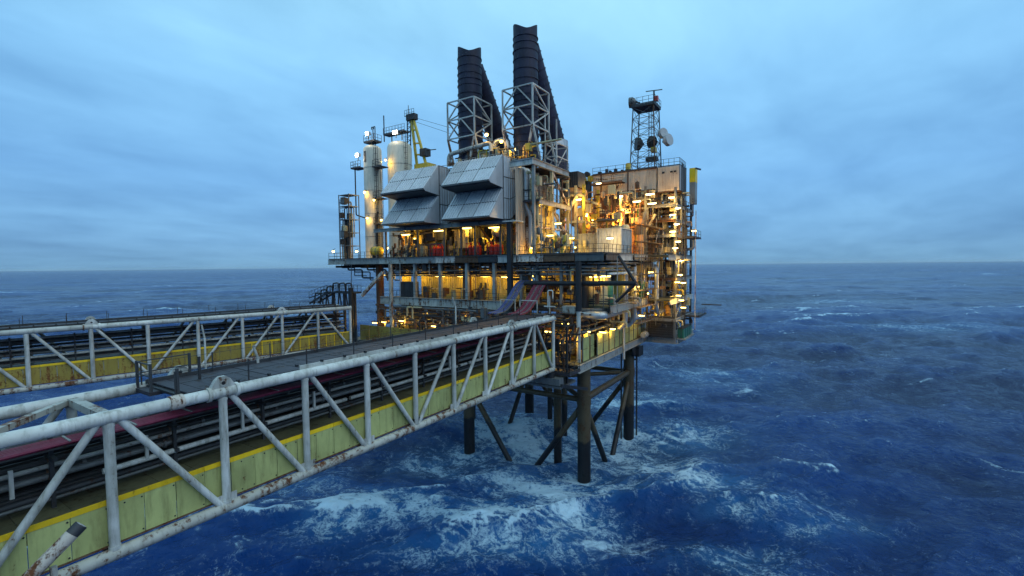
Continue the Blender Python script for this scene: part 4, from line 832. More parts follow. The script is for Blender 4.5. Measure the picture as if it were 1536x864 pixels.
MB().box(q(628, 252).x, q(648, 252).x, 8.4, 10.6, q(630, 262).z, q(630, 248).z).part('slew_base', 'yellow', CR); MB().box(q(633, 232).x, q(642, 232).x, 8.9, 10.2, q(640, 234).z, q(640, 223).z).part('winch', 'dark', CR); MB().bar(q(636, 226), q(654, 224), .13).part('jib_arm', 'dark', CR)
MB().box(-36, -31, 8, 11, Z2 + .01, q(630, 262).z).part('pedestal', 'cream_rust', CR)

# ------------------------------------------------------------------ clad accommodation block, cabin and radio mast
BX0, BX1, BY, BZ0, BZ1 = -7.2, 3.15, 20.2, 37.0, 40.5
BK = T('clad_module', 'rust-stained ribbed module with flat railed roof at the right rear of the platform', 'module', (-2, 25, Z2))
MB().box(BX0 + .05, BX1 - .05, BY + .1, 30, BZ0, BZ1).part('core', 'grey', BK)
for i in range(7):
    a = BX0 + i * 1.479; MB().corr((a, BY, BZ0), (a + 1.46, BY, BZ0), (a + 1.46, BY, BZ1), (a, BY, BZ1), 5, .05).part('upper_cladding_sheet', 'module', BK)
MB().box(BX0 - .2, BX1 + .1, BY - .15, 30.1, BZ1 + .005, BZ1 + .16).part('roof_edge', 'rust', BK); rail(BK, [(BX0, BY, BZ1 + .16), (BX1, BY, BZ1 + .16)], step=1.3)
for i in range(8):
    a = -9.2 + i * 1.6; MB().corr((a, 21.2, Z2), (a + 1.57, 21.2, Z2), (a + 1.57, 21.2, BZ0 - .05), (a, 21.2, BZ0 - .05), 5, .11).part('lower_cladding_sheet', 'orange', BK)
for x in (BX0 + 1.48, BX0 + 5.9): MB().bar((x, BY - .08, Z2), (x, BY - .08, BZ1), .16).part('rust_stanchion', 'rust', BK)
for i in range(3): MB().bar((-4.2 + .55 * i, BY - .12, 36.3 - .2 * i), (-2.8 - .3 * i, BY - .12, 38.6), .1).part('bracket', 'rust', BK)
b = MB().box(-6.9, -1.7, BY - 1.6, BY - .2, 38.75, 38.9); b.part('service_walkway', 'rust', BK); rail(BK, [(-6.9, BY - 1.6, 38.9), (-1.7, BY - 1.6, 38.9)], mat='rust')
for i, (x, w, h) in enumerate(((-6.4, .5, .6), (-5.2, .35, .9), (-4.6, .3, .6), (-3.7, .4, .8), (-2.6, .3, .5))): MB().box(x - w / 2, x + w / 2, 21, 21.6, BZ1 + .16, BZ1 + .16 + h).part('roof_vent', 'dark', BK)
CB = T('corner_cabin', 'grey corner cabin with small vents high on the right end of the platform', 'cabin', (5, 21.5, BZ0 - .1))
MB().box(3.35, 6.5, 20.1, 24.2, BZ0 - .1, BZ1 + .1).part('body', 'grey', CB)
for i in range(2): a = 3.35 + i * 1.575; MB().corr((a, 20.02, BZ0 - .05), (a + 1.56, 20.02, BZ0 - .05), (a + 1.56, 20.02, BZ1 + .05), (a, 20.02, BZ1 + .05), 5, .04, .03).part('front_sheet', 'module', CB)
for i in range(2): a = 20.1 + i * 2.05; MB().corr((6.58, a, BZ0 - .05), (6.58, a + 2.03, BZ0 - .05), (6.58, a + 2.03, BZ1 + .05), (6.58, a, BZ1 + .05), 6, .04, .03).part('side_sheet', 'hood', CB)
for x in (4.0, 5.2, 5.7): MB().box(x, x + .38, 19.93, 19.99, 39.6, 39.85).part('vent_opening', 'black', CB)
MB().box(3.3, 6.7, 19.95, 24.3, BZ0 - .25, BZ0 - .11).part('floor_frame', 'rust', CB); rail(CB, [(3.4, 20.1, BZ1 + .11), (6.5, 20.1, BZ1 + .11), (6.5, 24.2, BZ1 + .11)], step=.7, mat='black')
for i in range(4): MB().bar((6.75, 20.6 + i * .9, BZ1 + .5 - i * .1), (6.75, 20.6 + i * .9, 16 if i == 3 else 36), .12).part('cable_riser', 'black', CB)
t = T('yellow_escape_box', 'bright yellow box above a grey panel at the platform far right corner', 'locker', (7.2, 27, 36.4)); MB().box(6.7, 7.6, 26, 27.6, 38.9, 41.1).part('box', 'stripe', t); MB().box(6.72, 7.58, 26.02, 27.58, 35.5, 38.88).part('lower_panel', 'pale', t); MB().bar((7.6, 26, 41.0), (8.4, 26, 40.7), .25).part('arm', 'dark', t)
t = T('antenna_drum', 'small yellow domed drum on the clad module roof', 'drum', (-1.6, 21.2, BZ1 + .16)); MB().lathe([(.02, 0), (.42, 0), (.42, 1.2), (.3, 1.4), (.02, 1.45)], (-1.6, 21.2, BZ1 + .16), 18).part('body', 'yellow', t); MB().lathe([(.42, 0), (.46, .02), (.46, .1), (.42, .12)], (-1.6, 21.2, BZ1 + .5), 18).part('band', 'dark', t)
t = T('knuckle_crane', 'folded yellow deck crane on the edge left of the clad module', 'crane', (-8.4, 20.5, 39.2)); MB().box(-8.9, -7.7, 20, 21, 37, 39.8).part('pedestal', 'dark', t)
for i, (x, z, r) in enumerate(((-8.9, 40.2, .5), (-8.2, 40.9, .45), (-7.6, 40.1, .5), (-8.4, 39.6, .4))): MB().lathe([(.05, -.3), (r, -.3), (r, .3), (.05, .3)], (x, 20.3, z), 14, 'y').part('sheave', 'yellow' if i != 1 else 'dark', t)
MB().bar((-9.2, 20.3, 40.1), (-11.8, 20.3, 39.6), .3).part('jib', 'yellow', t); MB().bar((-7.6, 20.3, 40.1), (-4.6, 20.3, 39.7), .22).part('folded_arm', 'rust', t)
# radio mast
MX, MY = -.2, 26.0
RM = T('radio_mast', 'dark lattice radio mast with round dishes on the module roof', 'mast', (MX, MY, BZ1 + .16))
hb, ht, z0, z1 = 2.05, 1.65, BZ1 + .16, 51.6
cs = [(-1, -1), (1, -1), (1, 1), (-1, 1)]; at = lambda c, z: V((MX + c[0] * (hb + (ht - hb) * (z - z0) / (z1 - z0)), MY + c[1] * (hb + (ht - hb) * (z - z0) / (z1 - z0)), z))
for i, c in enumerate(cs): MB().bar(at(c, z0), at(c, z1), .15).part('mast_leg', ('grey', 'rust', 'dark', 'dark')[i], RM)
lv = np.linspace(z0, z1, 7)
for za, zb_ in zip(lv, lv[1:]):
    for c, d in zip(cs, cs[1:] + cs[:1]): MB().bar(at(c, zb_), at(d, zb_), .07).part('ring_bar', 'grey', RM); MB().bar(at(c, za), at(d, zb_), .055).part('diagonal', 'grey', RM); MB().bar(at(d, za), at(c, zb_), .055).part('diagonal', 'grey', RM)
MB().box(MX - 1.9, MX + 1.9, MY - 1.9, MY + 1.9, z1, z1 + .35).part('top_platform', 'dark', RM); rail(RM, [(MX - 1.9, MY + 1.9, z1 + .35), (MX - 1.9, MY - 1.9, z1 + .35), (MX + 1.9, MY - 1.9, z1 + .35), (MX + 1.9, MY + 1.9, z1 + .35)], step=1)
ladder(RM, (MX + .9, MY - .6, z0), 11, (1, 0, 0), 'dark')
def dishp(c, d, r, mat, nm='dish'):
    c, d = V(c), V(d).normalized(); MB().cyl(c - d * .75, c - d * .3, r * .45, r * .97, 24).part(nm + '_back', mat, RM); MB().cyl(c - d * .3, c + d * .35, r, r, 24).part(nm + '_shroud', mat, RM); MB().cyl(c - d * 1.0, c - d * .5, .16, n=10).part(nm + '_mount', 'dark', RM)
P2 = lambda x, y: pY(x, y, MY)
dishp(P2(957, 216), (-.9, -.6, 0), 1.05, 'dark'); dishp(P2(978, 213), (-.6, -.75, 0), .95, 'black'); dishp(P2(994, 200), (.75, -.5, .1), .8, 'dish'); dishp(P2(1002, 210), (.9, -.35, .1), .95, 'dish'); dishp(P2(947, 154), (-1, -.15, 0), .85, 'grey')
MB().bar(P2(950, 154), P2(960, 154), .2).part('dish_arm', 'dark', RM)
MB().box(P2(980, 230).x, P2(987, 230).x, MY - 1.6, MY - .6, P2(980, 231).z, P2(980, 224).z).part('equipment_box', 'yellow', RM); MB().box(P2(973, 245).x, P2(989, 245).x, MY - 1.8, MY - .6, P2(980, 244).z, P2(980, 238).z).part('lower_cabinet', 'dark', RM)
tp = P2(981, 136); MB().bar((tp.x, MY, z1 + .35), (tp.x, MY, tp.z), .22).part('radar_post', 'dark', RM); MB().bar((tp.x - 1.3, MY - .1, tp.z + .1), (tp.x + 1.3, MY + .1, tp.z - .05), .14, .12).part('radar_scanner', 'grey', RM); MB().box(tp.x + .1, tp.x + .7, MY - .4, MY + .2, z1 + .9, z1 + 1.7).part('beacon_box', 'red', RM)

# ------------------------------------------------------------------ deck equipment
def drum_rack(x, label):
    p = pY(x, 371, 0); t = T('red_pump_set', label, 'pump', (p.x, 0, Z2), 0, 'red pump sets under the intake hoods'); x = p.x
    MB().box(x - 1.15, x + 1.15, -.5, .9, Z2 + .01, Z2 + .22).part('skid', 'dark', t)
    for dx in (-.65, .1, .8): MB().lathe([(.02, 0), (.34, 0), (.36, .1), (.36, 1.15), (.24, 1.35), (.1, 1.42), (.1, 1.65), (.02, 1.66)], (x + dx, .1, Z2 + .22), 16).part('cylinder', 'red', t)
    MB().bar((x - 1.1, -.35, Z2 + 1.1), (x + 1.1, -.35, Z2 + 1.1), .08).part('retaining_bar', 'red', t); MB().bar((x - 1.1, -.35, Z2 + .2), (x - 1.1, -.35, Z2 + 1.9), .09).part('frame_post', 'red', t); MB().bar((x + 1.1, -.35, Z2 + .2), (x + 1.1, -.35, Z2 + 1.9), .09).part('frame_post', 'red', t); MB().bar((x - 1.1, -.35, Z2 + 1.85), (x + 1.1, -.35, Z2 + 1.85), .09).part('frame_top', 'red', t)
drum_rack(656, 'red pump set on the main deck below the left hood, leftmost of three'); drum_rack(711, 'red pump set on the main deck, middle one of three'); drum_rack(743, 'red pump set on the main deck beside the black column, rightmost of three')
def vessel_h(x, y, z, L, r, mat, name, label, cat='tank', legs=True, axis='x'):
    t = T(name, label, cat, (x, y, z - r - .6)); pf = [(.02, -L / 2 - r * .5), (r * .6, -L / 2 - r * .38), (r * .92, -L / 2 - r * .15), (r, -L / 2), (r, L / 2), (r * .92, L / 2 + r * .15), (r * .6, L / 2 + r * .38), (.02, L / 2 + r * .5)]
    MB().lathe(pf, (x, y, z), 22, axis).part('shell', mat, t)
    for s in (-.32, .32):
        if legs: (MB().box(x + L * s - .12, x + L * s + .12, y - r * .7, y + r * .7, z - r - .6, z - r * .6) if axis == 'x' else MB().box(x - r * .7, x + r * .7, y + L * s - .12, y + L * s + .12, z - r - .6, z - r * .6)).part('saddle', 'grey', t)
        MB().lathe([(r, -.06), (r + .03, -.05), (r + .03, .05), (r, .06)], (x + (L * s if axis == 'x' else 0), y + (L * s if axis == 'y' else 0), z), 22, axis).part('strap', 'grey', t)
    MB().cyl((x, y, z + r * .9), (x, y, z + r + .4), .14, n=10).part('nozzle', 'grey', t); return t
p = pY(757, 345, .6); vessel_h(p.x - .6, .6, 30.6, 2.0, .72, 'cream', 'header_tank', 'rounded cream tank slung under the roof beside the black column')
p = pY(565, 372, .2); vessel_h(p.x, .2, Z2 + 1.25, 1.5, .78, 'yellow', 'fuel_tank', 'fat yellow tank at the foot of the process column')
def cabinet(x0, x1, y, z0, z1, mat, label, name='control_cabinet', d=1.0, doors=3):
    t = T(name, label, 'cabinet', ((x0 + x1) / 2, y, z0)); MB().box(x0, x1, y, y + d, z0, z1).part('body', mat, t); w = (x1 - x0) / doors
    for i in range(doors): dr = MB().box(x0 + i * w + .04, x0 + (i + 1) * w - .04, y - .03, y - .001, z0 + .12, z1 - .08).part('door', mat, t); MB().box(x0 + (i + 1) * w - .16, x0 + (i + 1) * w - .11, y - .07, y - .031, (z0 + z1) / 2 - .12, (z0 + z1) / 2 + .12).part('handle', 'dark', dr)
a, c = pY(601, 430, -.6), pY(621, 430, -.6); cabinet(a.x, c.x, -.6, Z1, Z1 + 2.4, 'dark', 'black switch cabinet on the middle deck behind the leftmost columns')
a, c = pY(628, 360, 1.5), pY(664, 360, 1.5); cabinet(a.x, c.x, 1.5, Z2, Z2 + 2.2, 'grey', 'grey equipment cabinets behind the leftmost red pump set', doors=5)
a, c = pY(671, 360, 1.6), pY(692, 360, 1.6); cabinet(a.x, c.x, 1.6, Z2, Z2 + 3.0, 'cream', 'cream switch cabinet between the left and middle red pump sets', doors=2)
a, c = pY(632, 372, -.4), pY(640, 372, -.4); t = T('white_barrel', 'pale lit barrel left of the leftmost red pump set', 'barrel', ((a.x + c.x) / 2, -.4, Z2)); MB().lathe([(.02, 0), (.5, 0), (.52, .05), (.52, 1.7), (.5, 1.75), (.02, 1.75)], ((a.x + c.x) / 2, -.4, Z2), 20).part('body', 'cream', t); [MB().lathe([(.52, -.04), (.56, 0), (.52, .04)], ((a.x + c.x) / 2, -.4, Z2 + h), 20).part('hoop', 'cream', t) for h in (.55, 1.15)]
# machinery under the left hood: skids of pipes
def skid(x, y, z, w, mats, label, group=None, name='pipe_skid'):
    t = T(name, label, 'pipe skid', (x, y, z), 0, group); MB().box(x - w / 2, x + w / 2, y - .6, y + .6, z + .01, z + .2).part('base', 'dark', t)
    for i in range(6):
        xx = x - w / 2 + .2 + i * (w - .4) / 5; h = .9 + (i * .37 % 1.1); MB().elbow([(xx, y - .3 + .12 * i, z + .2), (xx, y - .3 + .12 * i, z + h), (xx + .35, y - .3 + .12 * i, z + h), (xx + .35, y - .3 + .12 * i, z + h + .7)], (.07, .11, .16)[i % 3], 8).part('pipe', mats[i % len(mats)], t)
        if i % 2: MB().lathe([(.03, -.05), (.2, -.04), (.2, .04), (.03, .05)], (xx, y - .45 + .12 * i, z + h * .7), 12, 'y').part('valve_wheel', 'dark', t)
    MB().lathe([(.02, -w * .28), (.26, -w * .26), (.3, -w * .2), (.3, w * .2), (.26, w * .26), (.02, w * .28)], (x, y + .3, z + .62), 14, 'x').part('motor', mats[0], t)
    return t
for i, (xp, yp, zb_, w, ms_, lb) in enumerate(((592, 370, 0, 2.6, ('orange', 'cream', 'rust'), 'rusty orange pipe skid under the left hood, nearest the process columns'), (613, 370, 0, 2.2, ('rust', 'cream', 'grey'), 'brown pipe skid under the left hood, second from the process columns'), (683, 370, 1, 1.8, ('cream', 'yellow', 'grey'), 'cream pipe skid between the left and middle red pump sets'), (727, 370, 1, 2.0, ('cream', 'rust', 'dark'), 'cream and brown pipe skid between the middle and right red pump sets'),
        (780, 372, 0, 2.0, ('cream', 'yellow', 'pale'), 'yellow-lit pipe skid just right of the black column'), (806, 372, 0, 2.2, ('cream', 'pale', 'yellow'), 'pale pipe skid below the balcony, second right of the black column'), (832, 372, 0, 2.2, ('cream', 'grey', 'yellow'), 'grey and yellow pipe skid left of the deck crates'))):
    p = pY(xp, yp, zb_ - .2); skid(p.x, p.y, Z2, w, ms_, lb)
p = pY(720, 440, 1.0); skid(p.x, 1.0, Z1, 1.2, ('rust', 'grey', 'dark'), 'small brown pipe skid against the lit wall near the right end of the middle deck')
for i, (xp, yp, lb) in enumerate(((806, 340, 'tall cream vessel behind the balcony columns, left of a pair'), (824, 335, 'tall cream vessel behind the balcony columns, right of a pair'))):
    p = pX(xp, yp, -6.9); t = T('tall_vessel', lb, 'vessel', (p.x, p.y, Z2)); MB().lathe([(.9, 0), (.9, .3), (.75, .5), (.75, 4.8), (.6, 5.2), (.02, 5.4)], (p.x, p.y, Z2), 22).part('shell', 'cream', t); [MB().lathe([(.75, -.05), (.8, 0), (.75, .05)], (p.x, p.y, Z2 + z), 22).part('band', 'grey', t) for z in (1.4, 2.8, 4.2)]; MB().cyl((p.x, p.y, Z2 + 5.3), (p.x, p.y, Z2 + 6.4), .15, n=10).part('outlet', 'cream', t)
# stained shelter columns at the right of the hood
for i, (xp, w) in enumerate(((787, 1.0), (795, .8))): p = pY(xp, 340, -.2); MB().corr((p.x - w / 2, -.2, Z2 + .1), (p.x + w / 2, -.2, Z2 + .1), (p.x + w / 2, -.2, 33.6), (p.x - w / 2, -.2, 33.6), 2, .05).part('cladding_strip', 'cream_rust', S)
# dark hopper duct over the orange area
t = T('exhaust_duct', 'dark box duct with rust-orange hopper above the lit yellow steelwork', 'duct', (-3.2, 10, 31)); x = pY(858, 280, 10).x
MB().box(x - 1.5, x + 1.4, 9, 11.5, 37.0, 39.2).part('box', 'dark', t); MB().prism([(9.2, 34.6), (11.2, 34.6), (11.4, 36.98), (9.0, 36.98)], x - 1.2, x + 1.1).part('hopper', 'orange', t); [MB().corr((x - 1.5 + k * .97, 8.98, 37.02), (x - 1.5 + k * .97 + .95, 8.98, 37.02), (x - 1.5 + k * .97 + .95, 8.98, 39.18), (x - 1.5 + k * .97, 8.98, 39.18), 3, .05, .02).part('side_sheet', 'dark', t) for k in range(3)]
MB().elbow([(x, 10, 34.7), (x, 10, 32), (x + 1.6, 10, 31.6), (x + 1.6, 10, Z2)], .5, 14).part('downpipe', 'orange', t)
# crates, containers and tanks at the right edge of the main deck
def container(x0, x1, y0, y1, z0, z1, mat, label, name='deck_container', group='containers on the right deck edge'):
    t = T(name, label, 'container', ((x0 + x1) / 2, (y0 + y1) / 2, z0), 0, group); MB().box(x0 + .06, x1 - .06, y0 + .06, y1 - .06, z0, z1 - .04).part('body', 'grey', t)
    MB().corr((x0 + .1, y0 + .05, z0 + .1), (x1 - .1, y0 + .05, z0 + .1), (x1 - .1, y0 + .05, z1 - .1), (x0 + .1, y0 + .05, z1 - .1), max(2, int((x1 - x0) / .4)), .05, .03).part('front_side', mat, t)
    MB().corr((x1 - .05, y0 + .1, z0 + .1), (x1 - .05, y1 - .1, z0 + .1), (x1 - .05, y1 - .1, z1 - .1), (x1 - .05, y0 + .1, z1 - .1), max(2, int((y1 - y0) / .4)), .05, .03).part('right_side', mat, t)
    for (x, y) in ((x0, y0), (x1, y0), (x1, y1), (x0, y1)): MB().bar((x, y, z0), (x, y, z1), .14).part('corner_post', mat, t)
    for z in (z0 + .06, z1 - .05): MB().bar((x0, y0, z), (x1, y0, z), .13).part('frame_rail', mat, t); MB().bar((x1, y0, z), (x1, y1, z), .13).part('frame_rail', mat, t)
    MB().box(x0, x1, y0, y1, z1 - .03, z1 + .02).part('roof', 'dark', t)
container(-3.1, -.2, 5.2, 8.4, Z2, 30.1, 'pale', 'lower grey ribbed container on the main deck edge, left of the white one')
container(-.1, 3.0, 4.6, 8.6, Z2, 30.6, 'white', 'bright white ribbed container on the right edge of the main deck')
p = pY(930, 330, 12); vessel_h(.4, 11, 30.9, 2.6, .6, 'cream', 'lit_tank', 'cream tank behind the bright white deck container')
t = T('work_basket', 'round railed platform on a post behind the deck containers', 'platform', (-.9, 10, Z2)); MB().cyl((-.9, 10, Z2), (-.9, 10, 32), .16, n=10).part('post', 'yellow', t); MB().lathe([(.1, 0), (1.5, .05), (1.5, .16), (.1, .2)], (-.9, 10, 32), 20).part('disc', 'grey', t); rail(t, [(-.9 + 1.45 * math.cos(k * .785), 10 + 1.45 * math.sin(k * .785), 32.15) for k in range(9)], step=1.2)
for i, (x, y, r, h, mt, lb) in enumerate(((1.0, 17.8, .95, 6.6, 'orange', 'tall orange vessel before the ribbed wall, left of the process tower'), (-4.6, 17.2, .6, 8.2, 'cream', 'slim cream vessel in the orange-lit yard behind the diagonals'), (-2.9, 16.0, .5, 7.0, 'orange', 'thin orange standpipe in the orange-lit yard'))):
    t = T('upright_vessel', lb, 'vessel', (x, y, Z2)); MB().lathe([(r * 1.1, 0), (r, .2), (r, h - r * .5), (r * .8, h - r * .2), (.02, h)], (x, y, Z2), 22).part('shell', mt, t); [MB().lathe([(r, -.05), (r + .05, 0), (r, .05)], (x, y, Z2 + h * q_), 22).part('band', 'rust', t) for q_ in (.3, .6, .85)]; ladder(t, (x + r + .1, y, Z2), h - .3, (0, 1, 0), 'dark', False)
YR = T('yard_steelwork', 'yellow-lit columns and diagonal bracing in front of the ribbed orange wall', 'steel frame', (-4, 13, Z2))
for i, (xp, y) in enumerate(((842, 8.5), (864, 9), (876, 9), (897, 14.5), (846, 14.5), (868, 17.5), (884, 18.5))): x = pY(xp, 340, y).x; MB().bar((x, y, Z2), (x, y, 37.2 if i < 5 else 35), .36).part('column', ('cream', 'cream', 'yellow', 'yellow', 'orange', 'cream', 'orange')[i], YR)
for (a, c, y) in (((843, 332), (866, 294), 8.6), ((843, 340), (858, 370), 8.6), ((842, 334), (876, 332), 8.7), ((845, 293), (877, 293), 8.8), ((876, 300), (897, 306), 11), ((876, 333), (898, 336), 12), ((846, 318), (870, 318), 14.3), ((868, 345), (898, 345), 14.5)): MB().bar(pY(*a, y), pY(*c, y), .32).part('brace', 'cream', YR)
for i in range(10): x = -5.5 + i * .62; MB().elbow([(x, 12.5 + (i * 1.3 % 5), Z2), (x, 12.5 + (i * 1.3 % 5), 30 + (i * 1.7 % 5)), (x + .9, 12.5 + (i * 1.3 % 5), 30 + (i * 1.7 % 5)), (x + .9, 12.5 + (i * 1.3 % 5), Z2)], (.1, .2, .14)[i % 3], 10).part('pipe', ('orange', 'cream', 'rust', 'yellow')[i % 4], YR)
MB().box(-5.6, .8, 15, 20, 33.4, 33.55).part('gallery', 'grating', YR); rail(YR, [(-5.6, 15, 33.55), (.8, 15, 33.55)], mat='cream_rust'); MB().box(-.6, 3.4, 14.2, 20, 35.2, 35.35).part('gallery', 'grating', YR); rail(YR, [(-.6, 14.2, 35.35), (3.4, 14.2, 35.35), (3.4, 20, 35.35)], step=1)
for i in range(12): x = -.4 + (i * .9 % 3.6); y = 14.6 + (i * 1.1 % 4); MB().elbow([(x, y, 31 + i % 3), (x, y, 34.8 + .2 * (i % 4)), (x + .8, y, 34.8 + .2 * (i % 4)), (x + .8, y + 1, 36.6)], (.08, .13, .18)[i % 3], 8).part('pipe', ('cream', 'grey', 'green', 'rust')[i % 4], YR)
for x, y in ((-.4, 14.3), (3.2, 14.3)): MB().bar((x, y, Z2), (x, y, 37), .26).part('column', 'cream' if x < 0 else 'grey', YR)
MB().bar((3.2, 14.3, 30.6), (4.6, 14.3, 33.0), .24).part('brace', 'cream', YR)
# cream tank and green pots on the middle deck, seen under the black boom
a = pY(893, 430, 2.4); t = T('cream_tank', 'round cream tank under the main deck behind the black boom', 'tank', (a.x, 2.4, Z1 - .2)); MB().lathe([(1.85, 0), (1.9, .1), (1.9, 3.8), (1.85, 3.9), (.02, 4.1)], (a.x, 2.4, Z1 - .2), 28).part('shell', 'cream', t); [MB().lathe([(1.9, -.06), (1.97, 0), (1.9, .06)], (a.x, 2.4, Z1 + z), 28).part('band', 'grey', t) for z in (.3, 2.2)]
for i, (xp, lb) in enumerate(((915, 'dark green drum beside the round cream tank'), (963, 'dark green drum at the far end of the middle deck side'))): p = pX(xp, 435, 2.4); t = T('green_drum', lb, 'drum', (2.3, p.y, Z1 - .2)); MB().lathe([(.02, 0), (.5, 0), (.52, .1), (.52, 2.3), (.4, 2.5), (.02, 2.55)], (2.3, p.y, Z1 - .2), 18).part('body', 'green', t); [MB().lathe([(.52, -.04), (.56, 0), (.52, .04)], (2.3, p.y, Z1 + z), 18).part('hoop', 'green', t) for z in (.7, 1.5)]
for i in range(4): y = 20.6 + i * 1.5; t = T('green_crate', ('leftmost', 'second from left', 'third from left', 'rightmost')[i] + ' of four green waste bins on the lower deck by the tower', 'bin', (4.8, y, Z0 - .1), 0, 'green waste bins'); MB().prism([(y - .55, Z0 - .08), (y + .55, Z0 - .08), (y + .65, Z0 + 1.3), (y - .65, Z0 + 1.3)], 6.45, 7.3).part('body', 'green', t); MB().box(6.4, 7.35, y - .7, y + .7, Z0 + 1.31, Z0 + 1.4).part('lid', 'dark', t); MB().box(6.5, 7.2, y - .4, y + .4, Z0 - .14, Z0 - .09).part('feet', 'dark', t)
MB().box(6.4, 7.6, 19.8, 26.4, Z0 - .35, Z0 - .15).part('bin_ledge', 'pale', S)
p = pX(967, 502, 2.4); t = T('life_raft', 'white life raft canister slung below the yellow wall end', 'life raft', (2.4, p.y, p.z - .5)); MB().lathe([(.02, -.8), (.4, -.76), (.48, -.6), (.48, .6), (.4, .76), (.02, .8)], (2.4, p.y, p.z), 18, 'y').part('canister', 'white', t); [MB().lathe([(.48, -.05), (.52, 0), (.48, .05)], (2.4, p.y + s, p.z), 18, 'y').part('strap', 'dark', t) for s in (-.4, .4)]; MB().bar((1.5, p.y, p.z - .3), (2.4, p.y, p.z - .5), .14).part('cradle', 'rust', t)
# hose bundles that drop from the platform to the bridge
def hoses(xp, n, mat, label, group='hose bundles dropping to the bridge', zt_=24.0, dxs=.24):
    p = pY(xp, 440, -2.6); t = T('hose_bundle', label, 'hose bundle', (p.x, -5, 20.4), 0, group)
    for i in range(n):
        x = p.x - n * dxs / 2 + i * dxs; MB().elbow([(x, 1.4, 22.6), (x, .5, zt_), (x, -2.7, zt_ + .1), (x - .1, -4.6, zt_ - 1.8), (x - .2, -6.6, 20.75), (x - .25, -8.6, 20.6)], .085, 8, 1.3).part('hose', mat if i % 3 != 2 else 'grey', t)
    MB().bar((p.x - n * dxs / 2 - .3, -6.0, 22.0), (p.x + n * dxs / 2 + .3, -6.0, 22.0), .1).part('support_bar', 'white', t)
    for s in (-1, 1): MB().bar((p.x + s * (n * dxs / 2 + .3), -6.0, 20.6), (p.x + s * (n * dxs / 2 + .3), -6.0, 22.05), .1).part('support_leg', 'white', t)
hoses(784, 6, 'blue', 'dark blue hose bundle arching down to the near bridge, left one of two'); hoses(814, 7, 'maroon', 'maroon hose bundle arching down to the near bridge, right one of two')
t = T('valve_stand', 'small white pipe stand beside the maroon hoses', 'pipe stand', (1.0, -5.6, 20.9)); b = MB(); x = pY(822, 445, -5.8).x
MB().elbow([(x, -5.8, 21.2), (x, -5.8, 23.2), (x + .6, -5.8, 23.2), (x + .6, -5.8, 22.3)], .07, 8).part('pipe', 'white', t); MB().elbow([(x - .5, -5.8, 21.4), (x + .9, -5.8, 21.4)], .07, 8).part('pipe', 'white', t); MB().bar((x + .2, -5.8, 20.4), (x + .2, -5.8, 22.6), .09).part('post', 'white', t); MB().box(x - 1, x + 1.2, -6.4, -5.2, 20.3, 20.42).part('base', 'dark', t)
# white saddle brackets and pale box where the bridge lands
a, c = pY(845, 457, -3.2), pY(868, 465, -3.2); t = T('pale_junction_box', 'pale steel box at the head of the landing column', 'box', ((a.x + c.x) / 2, -3.2, 20.4)); MB().box(a.x, c.x, -3.6, -2.4, 20.5, 21.3).part('body', 'rusty_white', t); MB().box(a.x + .2, c.x - .2, -3.66, -3.601, 20.6, 21.2).part('cover', 'rusty_white', t); MB().box(a.x - .1, c.x + .1, -3.7, -2.3, 20.4, 20.499).part('flange', 'rust', t)
MB().box(-6, 1.2, -9.0, -8.02, 13.5, 14.2).part('bridge_bearing', 'grey', S)
for x in (-4.3, 0): MB().cyl((x, -8.6, 14.2), (x, -8.6, 14.75), .4, n=14).part('bearing_pot', 'black', S)
for x in (-4.8, -1.6, 1.2): MB().bar((x, -8.8, 13.5), (x, -2, 11.6), .35).part('bearing_strut', 'black', S); MB().bar((x, -7.2, 13.4), (x, -7.2, 19.5), .2).part('landing_post', 'black', S)
MB().box(-5.4, 1.3, -8.9, -5.2, 13.15, 13.39).part('landing_underframe', 'grey', S); 
for i in range(8): MB().elbow([(-4 + i * .66, -6.8, 14.6), (-4 + i * .66, -6.8, 16.6 + .3 * (i % 3)), (-3.6 + i * .66, -5.2, 16.6 + .3 * (i % 3)), (-3.6 + i * .66, -3.4, 18 + .2 * i)], .12, 8).part('landing_pipe', ('black', 'rust', 'dark')[i % 3], S)

# ------------------------------------------------------------------ dense plant: pipes, boxes and vessels that crowd each storey
def crowd(par, x, y, z, n, mats, seed, rmax=.16, boxes=.3):
    Q = random.Random(seed)
    for i in range(n):
        px_, py_, pz_ = Q.uniform(*x), Q.uniform(*y), Q.uniform(*z); mt = Q.choice(mats); f = Q.random()
        if f < boxes:
            w, d, h = Q.uniform(.15, .5), Q.uniform(.15, .4), Q.uniform(.2, .7); MB().box(px_ - w, px_ + w, py_ - d, py_ + d, pz_ - h, pz_ + h).part('equipment_box', mt, par)
        elif f < boxes + .45:
            r = Q.uniform(.05, rmax); z1 = min(z[1], pz_ + Q.uniform(1, 4)); dx = Q.choice((-1, 1)) * Q.uniform(.4, 1.5)
            MB().elbow([(px_, py_, pz_ - .8), (px_, py_, z1), (px_ + dx, py_, z1), (px_ + dx, py_ + Q.uniform(-.8, .8), z1 + .01)], r, 8).part('pipe', mt, par)
        elif f < boxes + .6:
            r = Q.uniform(.05, rmax); L = Q.uniform(1.2, 3.5); MB().elbow([(px_ - L / 2, py_, pz_ + .5), (px_ - L / 2, py_, pz_), (px_ + L / 2, py_, pz_), (px_ + L / 2, py_, pz_ - .7)], r, 8).part('pipe', mt, par)
        else:
            r = Q.uniform(.16, .34); h = Q.uniform(.6, 1.3); MB().lathe([(.02, 0), (r * .8, .05), (r, .16), (r, h), (r * .7, h + r * .5), (.06, h + r * .6), (.06, h + r), (.02, h + r)], (px_, py_, pz_), 12).part('pot', mt, par)
GT = T('turbine_plant', 'crowded lit machinery and pipes under the intake hoods', 'machinery', (-21, 1.5, Z2))
